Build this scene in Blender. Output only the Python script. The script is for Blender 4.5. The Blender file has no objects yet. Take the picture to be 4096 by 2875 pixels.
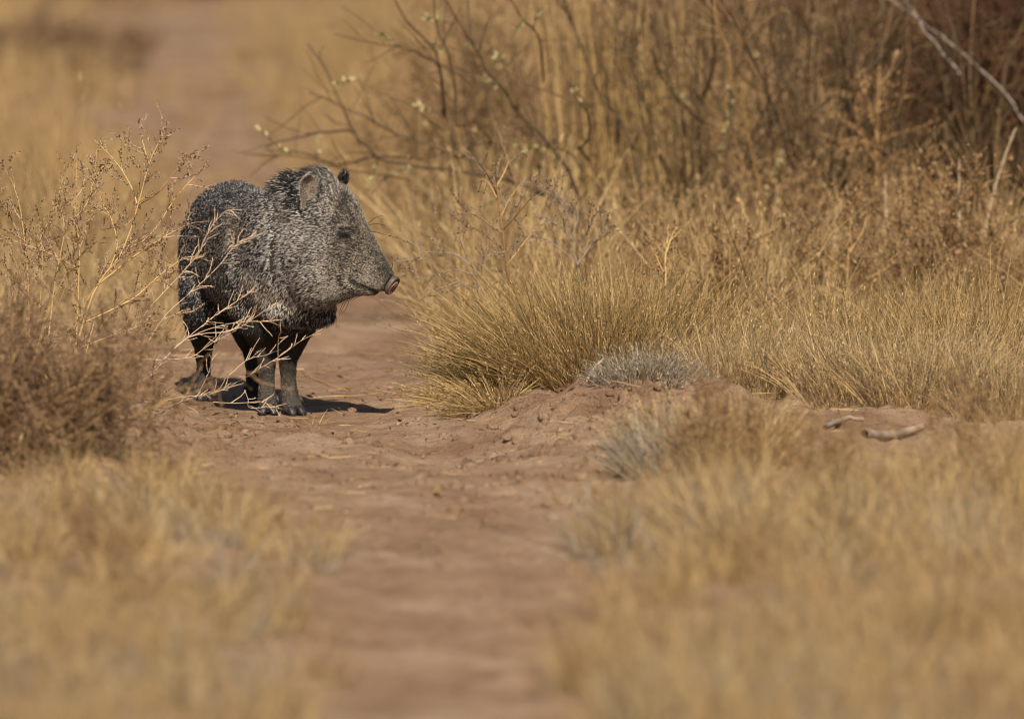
import bpy, math, random
import numpy as np
from mathutils import Vector

R = np.random.default_rng(7)
random.seed(7)
sc = bpy.context.scene
COL = sc.collection

# ------------------------------------------------------------------ camera, sky, sun, exposure
CAM_H, DIST, PITCH, PXA = 2.2, 33.0, 0.06266, 36.0 / 500.0 / 4096.0
cam_d = bpy.data.cameras.new('camera')
cam = bpy.data.objects.new('camera', cam_d)
COL.objects.link(cam)
cam.location = (0, 0, CAM_H)
cam.rotation_euler = (math.pi / 2 - PITCH, 0, 0)
cam_d.lens = 500
cam_d.sensor_width = 36
cam_d.clip_start = 0.5
cam_d.clip_end = 9000
cam_d.dof.use_dof = True
cam_d.dof.focus_distance = 32.95
cam_d.dof.aperture_fstop = 4.0
sc.camera = cam

SUN_EL, SUN_AZ = math.radians(45), math.radians(3)      # behind the camera, a touch to the right
world = bpy.data.worlds.new('World')
sc.world = world
world.use_nodes = True
wn = world.node_tree
wn.nodes.clear()
sky = wn.nodes.new('ShaderNodeTexSky')
sky.sky_type = 'NISHITA'
sky.sun_disc = False
sky.sun_elevation = SUN_EL
sky.sun_rotation = math.pi - SUN_AZ
bg = wn.nodes.new('ShaderNodeBackground')
bg.inputs['Strength'].default_value = 0.05
wo = wn.nodes.new('ShaderNodeOutputWorld')
wn.links.new(sky.outputs[0], bg.inputs[0])
wn.links.new(bg.outputs[0], wo.inputs[0])

sun_d = bpy.data.lights.new('sun', 'SUN')
sun_d.energy = 5.0
sun_d.angle = math.radians(0.53)
sun_d.color = (1.0, 0.87, 0.68)
sun = bpy.data.objects.new('sun', sun_d)
COL.objects.link(sun)
to_sun = Vector((math.sin(SUN_AZ) * math.cos(SUN_EL), -math.cos(SUN_AZ) * math.cos(SUN_EL), math.sin(SUN_EL)))
sun.rotation_euler = to_sun.to_track_quat('Z', 'Y').to_euler()
sun.location = (2, 5, 30)

sc.view_settings.view_transform = 'Standard'
sc.view_settings.look = 'None'
sc.view_settings.exposure = 0.28
sc.view_settings.gamma = 1.0
sc.view_settings.use_curve_mapping = False
sc.render.engine = 'CYCLES'
sc.cycles.use_denoising = True
sc.cycles.filter_width = 1.1
sc.cycles.max_bounces = 6
sc.cycles.transparent_max_bounces = 8
sc.cycles.sample_clamp_indirect = 4.0

# ------------------------------------------------------------------ helpers
def smooth(a, b, x):
    t = np.clip((x - a) / (b - a), 0, 1)
    return t * t * (3 - 2 * t)

def _hash(ix, iy, seed):
    n = (ix.astype(np.int64) * 374761393 + iy.astype(np.int64) * 668265263 + seed * 2147483647) & 0xffffffff
    n = ((n ^ (n >> 13)) * 1274126177) & 0xffffffff
    n = n ^ (n >> 16)
    return (n & 0xffff) / 65535.0

def noise(x, y, s, seed=0):
    x = np.asarray(x, float) / s; y = np.asarray(y, float) / s
    ix = np.floor(x); iy = np.floor(y)
    fx = x - ix; fy = y - iy
    fx = fx * fx * (3 - 2 * fx); fy = fy * fy * (3 - 2 * fy)
    ix = ix.astype(np.int64); iy = iy.astype(np.int64)
    a = _hash(ix, iy, seed); b = _hash(ix + 1, iy, seed); c = _hash(ix, iy + 1, seed); d = _hash(ix + 1, iy + 1, seed)
    return (a * (1 - fx) + b * fx) * (1 - fy) + (c * (1 - fx) + d * fx) * fy - 0.5

def ray_d(y):          # ground distance seen at photo row y on flat ground
    return CAM_H / math.tan(PITCH + (y - 1437.5) * PXA)

def at(x, y, d):       # photo pixel at distance d -> world point
    a = PITCH + (y - 1437.5) * PXA
    return np.array([(x - 2048) * PXA * d, d, CAM_H - d * math.tan(a)])

PATH_D = np.array([-50, 20, 25, 28.3, 31, 33.5, 35.5, 45.8, 51, 59, 75, 120, 400])
PATH_X = np.array([1.0, -0.05, -0.13, -0.095, -0.22, -0.42, -0.5, -0.98, -1.18, -1.3, -1.6, -4, -30])
PATH_W = np.array([.3, .13, .165, .24, .42, .30, .27, .25, .28, .30, .45, .5, .6])
def path_dx(x, y):
    return x - np.interp(y, PATH_D, PATH_X)
def path_w(y):
    return np.interp(y, PATH_D, PATH_W)

AX, AY = -0.5386, 33.0     # the javelina's front feet
def height(x, y):
    x = np.asarray(x, float); y = np.asarray(y, float)
    dx = path_dx(x, y); w = path_w(y)
    near = 1 - smooth(60, 200, y)
    f0 = smooth(22, 25, y) * (1 - smooth(36, 50, y))
    h = 0.045 * smooth(w * .6, w + .3, np.abs(dx)) * near
    h = h + 0.05 * noise(x, y, 1.3, 1) * near + 0.5 * noise(x, y, 40, 2) * smooth(80, 250, np.hypot(x, y - 33))
    # crumbly berm right of the track and broken crust left of it
    berm = np.exp(-((x - .22) / .27) ** 2 - ((y - 32.25) / .55) ** 2)
    crust = np.exp(-((x + 1.0) / .42) ** 2 - ((y - 31.5) / .9) ** 2)
    scour = np.exp(-((x + .16) / .16) ** 2 - ((y - 31.6) / .5) ** 2)
    h = h + .075 * berm - .045 * scour + .03 * f0 * (noise(x, y, .42, 10) + .6 * noise(x, y * .6, .22, 12))
    rough = .75 + 1.5 * berm + 1.1 * crust + .5 * smooth(w * .5, w + .1, np.abs(dx)) + .5 * smooth(.05, .3, noise(x, y, .5, 9))
    f = smooth(22, 26, y) * (1 - smooth(42, 60, y))
    h = h + rough * f * (.020 * noise(x, y, .16, 3) + .013 * noise(x, y, .065, 4) + .010 * noise(x, y, .03, 5))
    # lumps
    lump = noise(x, y * .8, .05, 6)
    h = h + rough * f * .016 * np.clip(lump - .18, 0, 1) * 2.2
    # level ground below the animal
    k = np.exp(-(((x - AX + .05) / .26) ** 4 + ((y - AY - .25) / .55) ** 4))
    return h * (1 - k) + k * (.004 * noise(x, y, .05, 8))

def make_mesh(name, V, F, mat=None, attrs=None, smooth_shade=True):
    """V (n,3); F: (m,k) array or list of such arrays; attrs name -> per-vertex floats"""
    me = bpy.data.meshes.new(name)
    V = np.ascontiguousarray(V, np.float32)
    Fs = [np.asarray(f, np.int32) for f in (F if isinstance(F, list) else [F]) if len(f)]
    me.vertices.add(len(V)); me.vertices.foreach_set('co', V.ravel())
    nl = sum(f.size for f in Fs); nf = sum(len(f) for f in Fs)
    me.loops.add(nl); me.loops.foreach_set('vertex_index', np.concatenate([f.ravel() for f in Fs]))
    st = []; o = 0
    for f in Fs:
        st.append(o + np.arange(len(f)) * f.shape[1]); o += f.size
    me.polygons.add(nf); me.polygons.foreach_set('loop_start', np.concatenate(st).astype(np.int32))
    if smooth_shade:
        me.polygons.foreach_set('use_smooth', np.ones(nf, bool))
    for k, v in (attrs or {}).items():
        a = me.attributes.new(k, 'FLOAT', 'POINT'); a.data.foreach_set('value', np.asarray(v, np.float32))
    me.update(calc_edges=True)
    if mat: me.materials.append(mat)
    return me

def obj(name, me, parent=None, **props):
    o = bpy.data.objects.new(name, me); COL.objects.link(o)
    if parent: o.parent = parent
    for k, v in props.items(): o[k] = v
    return o

def root_at(name, loc, label, category, group=None):
    o = bpy.data.objects.new(name, None); COL.objects.link(o)
    o.empty_display_size = .1
    o.location = loc; o['label'] = label; o['category'] = category
    if group: o['group'] = group
    return o

class Geo:
    """collects tubes / bits / blades, with a per-vertex tone (0..1)"""
    def __init__(s): s.V = []; s.Q = []; s.T = []; s.tone = []; s.n = 0
    def add(s, V, Q=None, T=None, tone=.5):
        V = np.asarray(V, float); 
        if Q is not None and len(Q): s.Q.append(np.asarray(Q) + s.n)
        if T is not None and len(T): s.T.append(np.asarray(T) + s.n)
        s.V.append(V); s.tone.append(np.broadcast_to(np.asarray(tone, float), (len(V),)).copy()); s.n += len(V)
    def tube(s, P, rad, sides=4, tone=.5):
        P = np.asarray(P, float); n = len(P)
        rad = np.broadcast_to(np.asarray(rad, float), (n,))
        T = np.gradient(P, axis=0); T /= np.linalg.norm(T, axis=1)[:, None] + 1e-9
        ref = np.array([0.31, .83, .46]); U = np.cross(T, ref); U /= np.linalg.norm(U, axis=1)[:, None] + 1e-9
        W = np.cross(T, U)
        a = np.arange(sides) * 2 * math.pi / sides
        V = P[:, None] + rad[:, None, None] * (np.cos(a)[None, :, None] * U[:, None] + np.sin(a)[None, :, None] * W[:, None])
        i = np.arange(n - 1)[:, None] * sides; j = np.arange(sides)[None]; k = (j + 1) % sides
        Q = np.stack([i + j, i + k, i + sides + k, i + sides + j], -1).reshape(-1, 4)
        s.add(V.reshape(-1, 3), Q, tone=tone)
    def bits(s, C, size, D=None, tone=.5, asp=.32):
        """little leaf / seed shapes: bent diamonds of 2 tris along D"""
        C = np.asarray(C, float); n = len(C)
        if not n: return
        size = np.broadcast_to(np.asarray(size, float), (n,))
        if D is None: D = R.normal(size=(n, 3))
        D = D / (np.linalg.norm(D, axis=1)[:, None] + 1e-9)
        S = np.cross(D, R.normal(size=(n, 3))); S /= np.linalg.norm(S, axis=1)[:, None] + 1e-9
        N = np.cross(D, S); z = size[:, None]
        V = np.stack([C, C + D * z * .5 + S * z * asp + N * z * .1, C + D * z, C + D * z * .5 - S * z * asp + N * z * .1], 1)
        T = (np.arange(n) * 4)[:, None, None] + np.array([[0, 1, 2], [0, 2, 3]])[None]
        t = np.broadcast_to(np.asarray(tone, float), (n,))
        s.add(V.reshape(-1, 3), T=T.reshape(-1, 3), tone=np.repeat(t, 4))
    def blades(s, B, D, L, W, bend, seg=3, tone=.5, droop=None):
        """flat tapering blades: base B, direction D, length L, width W, sideways bend vectors"""
        n = len(B); D = D / np.linalg.norm(D, axis=1)[:, None]
        S = np.cross(D, R.normal(size=(n, 3))); S /= np.linalg.norm(S, axis=1)[:, None] + 1e-9
        t = np.linspace(0, 1, seg + 1)
        P = B[:, None] + D[:, None] * (L[:, None] * t)[..., None] + bend[:, None] * (L[:, None] * t ** 2)[..., None]
        wt = (1 - t ** 2 * .85) * .5
        O = S[:, None] * (W[:, None] * wt)[..., None]
        V = np.stack([P - O, P + O], 2).reshape(n, -1, 3)
        m = 2 * (seg + 1)
        q = np.array([[2 * i, 2 * i + 1, 2 * i + 3, 2 * i + 2] for i in range(seg)])
        Q = (np.arange(n) * m)[:, None, None] + q[None]
        tt = np.broadcast_to(np.asarray(tone, float), (n,))
        s.add(V.reshape(-1, 3), Q.reshape(-1, 4), tone=np.repeat(tt, m))
    def mesh(s, name, mat, origin=(0, 0, 0)):
        if not s.n: s.add(np.zeros((3, 3)), T=[[0, 1, 2]])
        V = np.concatenate(s.V) - np.asarray(origin)
        F = []
        if s.Q: F.append(np.concatenate(s.Q))
        if s.T: F.append(np.concatenate(s.T))
        return make_mesh(name, V, F, mat, {'tone': np.concatenate(s.tone)})

# ------------------------------------------------------------------ materials
def new_mat(name):
    m = bpy.data.materials.new(name); m.use_nodes = True
    nt = m.node_tree; nt.nodes.clear()
    out = nt.nodes.new('ShaderNodeOutputMaterial')
    return m, nt, out
def ramp(nt, stops):
    r = nt.nodes.new('ShaderNodeValToRGB'); e = r.color_ramp.elements
    while len(e) < len(stops): e.new(.5)
    for i, (p, c) in enumerate(stops): e[i].position = p; e[i].color = (*c, 1)
    return r

def plant_mat(name, stops, transl=.25, obj_rand=.35, rough=.6):
    m, nt, out = new_mat(name); L = nt.links.new
    at_ = nt.nodes.new('ShaderNodeAttribute'); at_.attribute_name = 'tone'
    oi = nt.nodes.new('ShaderNodeObjectInfo')
    ma = nt.nodes.new('ShaderNodeMath'); ma.operation = 'MULTIPLY_ADD'
    L(oi.outputs['Random'], ma.inputs[0]); ma.inputs[1].default_value = obj_rand; 
    mb = nt.nodes.new('ShaderNodeMath'); mb.operation = 'MULTIPLY'; mb.inputs[1].default_value = 1 - obj_rand
    L(at_.outputs['Fac'], mb.inputs[0]); L(mb.outputs[0], ma.inputs[2])
    r = ramp(nt, stops); L(ma.outputs[0], r.inputs[0])
    p = nt.nodes.new('ShaderNodeBsdfPrincipled'); p.inputs['Roughness'].default_value = rough
    p.inputs['Specular IOR Level'].default_value = .3
    L(r.outputs[0], p.inputs['Base Color'])
    if transl:
        t = nt.nodes.new('ShaderNodeBsdfTranslucent'); L(r.outputs[0], t.inputs[0])
        mx = nt.nodes.new('ShaderNodeMixShader'); mx.inputs[0].default_value = transl
        L(p.outputs[0], mx.inputs[1]); L(t.outputs[0], mx.inputs[2]); L(mx.outputs[0], out.inputs[0])
    else:
        L(p.outputs[0], out.inputs[0])
    return m

M = {}
M['gold'] = plant_mat('dry gold grass', [(0, (.14, .09, .05)), (.25, (.29, .19, .098)), (.65, (.52, .362, .17)), (1, (.68, .51, .28))], .3)
M['tussock'] = plant_mat('olive straw grass', [(0, (.09, .07, .03)), (.25, (.23, .16, .07)), (.55, (.50, .345, .15)), (1, (.70, .51, .26))], .25, .1)
M['silver_grass'] = plant_mat('silver grey dead grass', [(0, (.12, .10, .08)), (.5, (.31, .265, .20)), (1, (.52, .46, .36))], .2, .15)
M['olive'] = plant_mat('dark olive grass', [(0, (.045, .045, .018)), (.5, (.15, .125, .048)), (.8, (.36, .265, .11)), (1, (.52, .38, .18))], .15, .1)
M['grey_grass'] = plant_mat('grey dead grass', [(0, (.12, .095, .065)), (.3, (.31, .235, .14)), (.6, (.56, .395, .19)), (1, (.68, .52, .31))], .25, .15)
M['weed_stem'] = plant_mat('straw weed stem', [(0, (.32, .2, .09)), (.5, (.52, .34, .14)), (1, (.66, .46, .22))], 0, .0)
M['orange_stem'] = plant_mat('orange weed stem', [(0, (.26, .15, .065)), (1, (.44, .27, .115))], 0, .0)
M['weed_seed'] = plant_mat('brown weed chaff', [(0, (.09, .058, .036)), (.5, (.26, .165, .092)), (1, (.45, .30, .18))], .15, .1)
M['rust_seed'] = plant_mat('rusty weed chaff', [(0, (.10, .06, .035)), (.5, (.30, .185, .09)), (1, (.48, .32, .17))], .15, .25)
M['twig_pink'] = plant_mat('pale bumpy twig', [(0, (.50, .36, .24)), (1, (.66, .50, .36))], 0, 0)
M['grey_twig'] = plant_mat('silver grey twig', [(0, (.19, .16, .14)), (1, (.34, .285, .25))], 0, 0)
M['bark'] = plant_mat('dark shrub bark', [(0, (.05, .034, .02)), (.5, (.10, .066, .034)), (1, (.19, .12, .055))], 0, .2)
M['brush'] = plant_mat('red brown brush', [(0, (.045, .02, .012)), (.5, (.11, .05, .026)), (1, (.25, .125, .062))], .0, .35)
M['brown_twig'] = plant_mat('brown brush twigs', [(0, (.15, .095, .05)), (.5, (.36, .235, .12)), (1, (.56, .39, .21))], 0, .3)
M['leaf'] = plant_mat('grey green leaf', [(0, (.34, .30, .14)), (1, (.52, .46, .24))], .15, .1)
M['cane'] = plant_mat('tall straw cane', [(0, (.36, .23, .09)), (.5, (.56, .38, .15)), (1, (.70, .51, .24))], .1, .1)
M['white_cane'] = plant_mat('bleached cane', [(0, (.36, .28, .18)), (1, (.56, .45, .31))], 0, .1)

def ground_mat():
    m, nt, out = new_mat('red tan dirt'); L = nt.links.new
    g = nt.nodes.new('ShaderNodeNewGeometry')
    def nz(scale, det=4, rough=.6):
        n = nt.nodes.new('ShaderNodeTexNoise'); n.inputs['Scale'].default_value = scale
        n.inputs['Detail'].default_value = det; n.inputs['Roughness'].default_value = rough
        L(g.outputs['Position'], n.inputs['Vector']); return n
    a = nz(3.2, 7, .65); b = nz(28, 6, .75); c = nz(160, 3, .7)
    r1 = ramp(nt, [(.34, (.29, .178, .114)), (.5, (.42, .275, .182)), (.64, (.53, .375, .265))]); L(a.outputs[0], r1.inputs[0])
    r2 = ramp(nt, [(.30, (.55, .52, .50)), (.46, (1, 1, 1)), (.72, (1.16, 1.15, 1.14))]); L(b.outputs[0], r2.inputs[0])
    mx = nt.nodes.new('ShaderNodeMix'); mx.data_type = 'RGBA'; mx.blend_type = 'MULTIPLY'; mx.inputs[0].default_value = .8
    L(r1.outputs[0], mx.inputs[6]); L(r2.outputs[0], mx.inputs[7])
    p = nt.nodes.new('ShaderNodeBsdfPrincipled'); p.inputs['Roughness'].default_value = .95
    p.inputs['Specular IOR Level'].default_value = .1
    L(mx.outputs[2], p.inputs['Base Color'])
    ad = nt.nodes.new('ShaderNodeMath'); ad.operation = 'MULTIPLY_ADD'; ad.inputs[1].default_value = .5
    L(c.outputs[0], ad.inputs[0]); L(b.outputs[0], ad.inputs[2])
    bp = nt.nodes.new('ShaderNodeBump'); bp.inputs['Strength'].default_value = 1.0; bp.inputs['Distance'].default_value = .03
    L(ad.outputs[0], bp.inputs['Height']); L(bp.outputs[0], p.inputs['Normal'])
    L(p.outputs[0], out.inputs[0]); return m
M['dirt'] = ground_mat()

def plain_mat(name, col, rough=.6, spec=.4, noise_scale=0, noise_amt=.3):
    m, nt, out = new_mat(name); L = nt.links.new
    p = nt.nodes.new('ShaderNodeBsdfPrincipled')
    p.inputs['Base Color'].default_value = (*col, 1); p.inputs['Roughness'].default_value = rough
    p.inputs['Specular IOR Level'].default_value = spec
    if noise_scale:
        tc = nt.nodes.new('ShaderNodeTexCoord'); n = nt.nodes.new('ShaderNodeTexNoise')
        n.inputs['Scale'].default_value = noise_scale; n.inputs['Detail'].default_value = 4
        L(tc.outputs['Object'], n.inputs['Vector'])
        lo = tuple(c * (1 - noise_amt) for c in col); hi = tuple(min(1, c * (1 + noise_amt)) for c in col)
        r = ramp(nt, [(.3, lo), (.7, hi)]); L(n.outputs[0], r.inputs[0]); L(r.outputs[0], p.inputs['Base Color'])
        b = nt.nodes.new('ShaderNodeBump'); b.inputs['Strength'].default_value = .4; b.inputs['Distance'].default_value = .003
        L(n.outputs[0], b.inputs['Height']); L(b.outputs[0], p.inputs['Normal'])
    L(p.outputs[0], out.inputs[0]); return m
M['skin'] = plain_mat('dark hide', (.03, .026, .022), .8, .2, 60)
M['ear_skin'] = plain_mat('ear skin', (.19, .16, .14), .7, .2, 90)
M['nose'] = plain_mat('wet snout leather', (.095, .068, .056), .5, .5, 140)
M['pink'] = plain_mat('pink nose skin', (.55, .33, .27), .45, .4, 120, .25)
M['nostril'] = plain_mat('nostril flesh', (.05, .016, .016), .4, .4)
M['eye'] = plain_mat('eye', (.012, .008, .006), .08, .6)
M['lid'] = plain_mat('eyelid', (.02, .016, .014), .5, .4)
M['hoof'] = plain_mat('hoof horn', (.022, .022, .025), .5, .5, 70, .5)
M['log'] = plain_mat('weathered wood', (.27, .21, .165), .85, .1, 30, .4)

# ------------------------------------------------------------------ ground
def axis(fine_lo, fine_hi, step, lo, hi, grow=1.18, cap=None):
    core = np.arange(fine_lo, fine_hi + step * .5, step)
    up = []; x = core[-1]; s = step
    while x < hi:
        s *= grow; 
        if cap and x < cap[1]: s = min(s, cap[0])
        x += s; up.append(x)
    dn = []; x = core[0]; s = step
    while x > lo:
        s *= grow; x -= s; dn.append(x)
    return np.concatenate([np.array(dn[::-1]), core, np.array(up)])
gx = axis(-1.5, 1.2, .0125, -2500, 2500, 1.12)
gy = axis(25.0, 35.0, .0165, -1500, 5000, 1.1, cap=(.12, 62))
GX, GY = np.meshgrid(gx, gy)
GZ = height(GX, GY)
nx, ny = len(gx), len(gy)
idx = np.arange(nx * ny).reshape(ny, nx)
Q = np.stack([idx[:-1, :-1], idx[:-1, 1:], idx[1:, 1:], idx[1:, :-1]], -1).reshape(-1, 4)
ground = obj('ground', make_mesh('ground', np.stack([GX, GY, GZ], -1).reshape(-1, 3), Q, M['dirt']), kind='structure')

# ------------------------------------------------------------------ grass as stuff: tufts scattered by geometry nodes
def tuft_mesh(nb, h, spread, lean, w, mat, seed_heads=.25, arch=.35):
    g = Geo()
    a = R.uniform(0, 2 * math.pi, nb); r = spread * np.sqrt(R.uniform(0, 1, nb))
    B = np.stack([r * np.cos(a), r * np.sin(a), np.full(nb, -.01)], 1)
    a2 = a + R.normal(0, .7, nb); l = np.abs(R.normal(0, lean, nb))
    D = np.stack([np.cos(a2) * l, np.sin(a2) * l, np.ones(nb)], 1)
    L = h * R.uniform(.35, 1.05, nb)
    bend = np.stack([np.cos(a2), np.sin(a2), np.full(nb, -.5)], 1) * (np.abs(R.normal(0, arch, nb)))[:, None]
    tone = R.uniform(0, 1, nb)
    g.blades(B, D, L, w * R.uniform(.6, 1.3, nb), bend, 3, tone)
    k = R.uniform(0, 1, nb) < seed_heads
    Dn = D / np.linalg.norm(D, axis=1)[:, None]
    for t in (.8, .9, 1.0):
        P = (B + Dn * (L * t)[:, None] + bend * (L * t * t)[:, None])[k]
        g.bits(P, R.uniform(.006, .016, len(P)), Dn[k] + R.normal(0, .35, (len(P), 3)), np.clip(tone[k], 0, 1), .12)
    return g.mesh('tuft', mat)

def scatter(name, tufts, P, rotz, tilt, scl, pick):
    """one object of vertices whose geometry-nodes modifier puts a tuft on each"""
    c = bpy.data.collections.new(name + ' tufts')
    for i, me in enumerate(tufts):
        c.objects.link(bpy.data.objects.new('%s_blade_%02d' % (name, i), me))
    me = bpy.data.meshes.new(name)
    me.vertices.add(len(P)); me.vertices.foreach_set('co', np.asarray(P, np.float32).ravel())
    n = len(P)
    rot = np.stack([tilt[:, 0], tilt[:, 1], rotz], 1)
    a = me.attributes.new('rot', 'FLOAT_VECTOR', 'POINT'); a.data.foreach_set('vector', rot.astype(np.float32).ravel())
    a = me.attributes.new('scl', 'FLOAT_VECTOR', 'POINT'); a.data.foreach_set('vector', scl.astype(np.float32).ravel())
    a = me.attributes.new('pick', 'INT', 'POINT'); a.data.foreach_set('value', pick.astype(np.int32))
    o = obj(name, me, kind='stuff')
    nt = bpy.data.node_groups.new(name + ' scatter', 'GeometryNodeTree')
    nt.interface.new_socket('Geometry', in_out='INPUT', socket_type='NodeSocketGeometry')
    nt.interface.new_socket('Geometry', in_out='OUTPUT', socket_type='NodeSocketGeometry')
    N = nt.nodes.new; L = nt.links.new
    gi = N('NodeGroupInput'); go = N('NodeGroupOutput')
    ci = N('GeometryNodeCollectionInfo'); ci.inputs['Collection'].default_value = c
    ci.inputs['Separate Children'].default_value = True; ci.inputs['Reset Children'].default_value = True
    ip = N('GeometryNodeInstanceOnPoints'); ip.inputs['Pick Instance'].default_value = True
    def attr(nm, ty):
        x = N('GeometryNodeInputNamedAttribute'); x.data_type = ty; x.inputs['Name'].default_value = nm
        return [s for s in x.outputs if s.enabled][0]
    e = N('FunctionNodeEulerToRotation'); L(attr('rot', 'FLOAT_VECTOR'), e.inputs[0])
    L(gi.outputs[0], ip.inputs['Points']); L(ci.outputs[0], ip.inputs['Instance'])
    L(attr('pick', 'INT'), ip.inputs['Instance Index']); L(e.outputs[0], ip.inputs['Rotation'])
    L(attr('scl', 'FLOAT_VECTOR'), ip.inputs['Scale'])
    L(ip.outputs[0], go.inputs[0])
    md = o.modifiers.new('scatter', 'NODES'); md.node_group = nt
    return o

def bare(x, y):
    """1 where grass may grow, 0 on the track and on bare dirt"""
    dx = np.abs(path_dx(x, y)); w = path_w(y)
    g = smooth(w * .95, w * 1.15 + .14, dx + (.22 + .35 * smooth(36, 46, y)) * noise(x, y, .35 + 0 * x, 21) + .1 * noise(x, y, .12, 22))
    for (cx, cy, rx, ry) in ((-.62, 31.3, .50, 1.25), (.12, 31.6, .42, 1.15), (.85, 31.45, .8, .38), (-.95, 32.2, .5, 1.1),
                             (-1.75, 50.4, .55, .7), (-1.65, 57.4, .6, .8), (-.55, 33.3, .42, .9), (.30, 32.6, .42, .5), (-.19, 29.7, .22, 1.5)):
        e = ((x - cx) / rx) ** 2 + ((y - cy) / ry) ** 2
        g = g * smooth(.8, 1.15, e + .5 * noise(x, y, .25, 23))
    g = np.maximum(g, .34 * smooth(36, 42, y) * smooth(.02, .25, noise(x, y, .5, 24)))
    return g

def grass_field(name, x0, x1, y0, y1, dens, tufts, hscale, keep=None, wide=True):
    n = int((x1(y1) - x0(y1) + x1(y0) - x0(y0)) * .5 * (y1 - y0) * dens)
    y = R.uniform(y0, y1, n); u = R.uniform(0, 1, n); x = x0(y) + (x1(y) - x0(y)) * u
    p = bare(x, y)
    if keep is not None: p = p * keep(x, y)
    k = R.uniform(0, 1, n) < p
    x, y, p = x[k], y[k], p[k]; n = len(x)
    s = hscale(x, y) * R.uniform(.7, 1.25, n) * (.6 + .4 * p)
    P = np.stack([x, y, height(x, y)], 1)
    scl = np.stack([s * .9 + .15, s * .9 + .15, s * np.where(R.uniform(0, 1, n) < .08, 1.35, 1)], 1)
    return scatter(name, tufts, P, R.uniform(0, 6.28, n), R.normal(0, .13, (n, 2)), scl, np.where(noise(x, y, .45, 91) + .5 * noise(x, y, .15, 92) + R.normal(0, .14, n) > .0, R.integers(0, 4, n), R.integers(4, len(tufts), n)))

gold = [tuft_mesh(46, .30, .055, .30, .0030, M['gold'], .35) for _ in range(7)]
goldwide = [tuft_mesh(40, .32, .075, .26, .0048, M['gold'], .5) for _ in range(6)]
greyt = [tuft_mesh(52, .19, .05, .42, .0026, M['grey_grass'], .15) for _ in range(5)]

dark = [tuft_mesh(50, .21, .06, .42, .0030, M['silver_grass'], .1) for _ in range(2)] + [tuft_mesh(46, .24, .06, .4, .003, M['tussock'], .2) for _ in range(2)]
edge = lambda k: (lambda y: k * .0365 * y)
# nearer than the animal
def keep_fg(x, y):
    left = (x < path_dx(0 * x, y) * -1) 
    a = np.where(x < -.1, smooth(30.9, 30.0, y + .5 * noise(x, y, .5, 31)), smooth(30.7, 29.9, y + .5 * noise(x, y, .5, 32)))
    return a * np.clip(np.where(x < 0, 1.6, .85) + 1.7 * noise(x, y, .45, 34) + 1.0 * noise(x, y, .16, 35), .04, 1)
hfg = lambda x, y: np.where(x < 0, .62, .80) * (.85 + .7 * noise(x, y, .6, 33)) * (.75 + .25 * smooth(31, 28, y))
grass_field('foreground_grass', edge(-1.5), edge(1.5), 22.0, 31.0, 80, dark + gold, hfg, keep_fg)
# right-hand strip beyond the bare dirt
def keep_mid(x, y):
    k = smooth(33.0, 33.5, y + .3 * noise(x, y, .4, 41) + 1.3 * smooth(.45, 1.0, x)) 
    return k * np.where(x > -.35, 1, smooth(34.6, 35.6, y))
hmid = lambda x, y: (.9 + .9 * noise(x, y, .6, 42)) * (.75 + .7 * smooth(33.3, 36, y))
grass_field('meadow_grass', edge(-1.5), edge(1.5), 31.9, 38.0, 66, greyt[:4] + gold + greyt, hmid, keep_mid)
# beyond
hbg = lambda x, y: (1.0 + .9 * noise(x, y, 1.6, 51)) * (.66 + .34 * smooth(-.6, .1, x))
dbg = lambda x, y: np.clip(.85 + 1.3 * noise(x, y, 1.4, 52), .12, 1)
grass_field('far_grass', edge(-1.5), edge(1.5), 38.0, 66.0, 30, goldwide, hbg, dbg)
grass_field('distant_grass', edge(-2.2), edge(2.2), 66.0, 130.0, 5, goldwide, lambda x, y: 1.5 + 1.2 * noise(x, y, 3, 53), dbg)

# short straw litter and clods lying about the track
def litter():
    g = Geo(); n = 2600
    y = R.uniform(29, 36.5, n); x = R.uniform(-1.6, 1.3, n)
    k = R.uniform(0, 1, n) < np.clip(.25 + .9 * np.abs(noise(x, y, .3, 61)) * 2 + .5 * smooth(.2, .5, np.abs(path_dx(x, y))), 0, 1) * .6
    x, y = x[k], y[k]; n = len(x); a = R.uniform(0, 6.28, n)
    B = np.stack([x, y, height(x, y) + .003], 1); D = np.stack([np.cos(a), np.sin(a), R.uniform(-.02, .12, n)], 1)
    g.blades(B, D, R.uniform(.015, .11, n), R.uniform(.0015, .0035, n), np.stack([-np.sin(a), np.cos(a), 0 * a], 1) * R.normal(0, .2, n)[:, None], 2, R.uniform(0, 1, n))
    obj('straw_litter', g.mesh('straw_litter', M['grey_grass']), kind='stuff')
litter()
def debris():
    g = Geo(); n = 9000
    y = R.uniform(26.0, 36.5, n); x = R.uniform(-1.5, 1.3, n)
    w = np.exp(-((x + 1.0) / .45) ** 2 - ((y - 32.2) / 1.1) ** 2) + .8 * np.exp(-((x - .3) / .4) ** 2 - ((y - 32.6) / .5) ** 2)
    k = R.uniform(0, 1, n) < .12 + .2 * smooth(.1, .3, noise(x, y, .3, 62)) + .9 * w
    x, y = x[k], y[k]; n = len(x); a = R.uniform(0, 6.28, n)
    B = np.stack([x, y, height(x, y) + .004], 1); D = np.stack([np.cos(a), np.sin(a), R.uniform(-.05, .5, n)], 1)
    g.bits(B, R.uniform(.006, .024, n), D, R.beta(1, 1.6, n), .2)
    obj('plant_debris', g.mesh('plant_debris', M['weed_seed']), kind='stuff')
debris()

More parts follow.
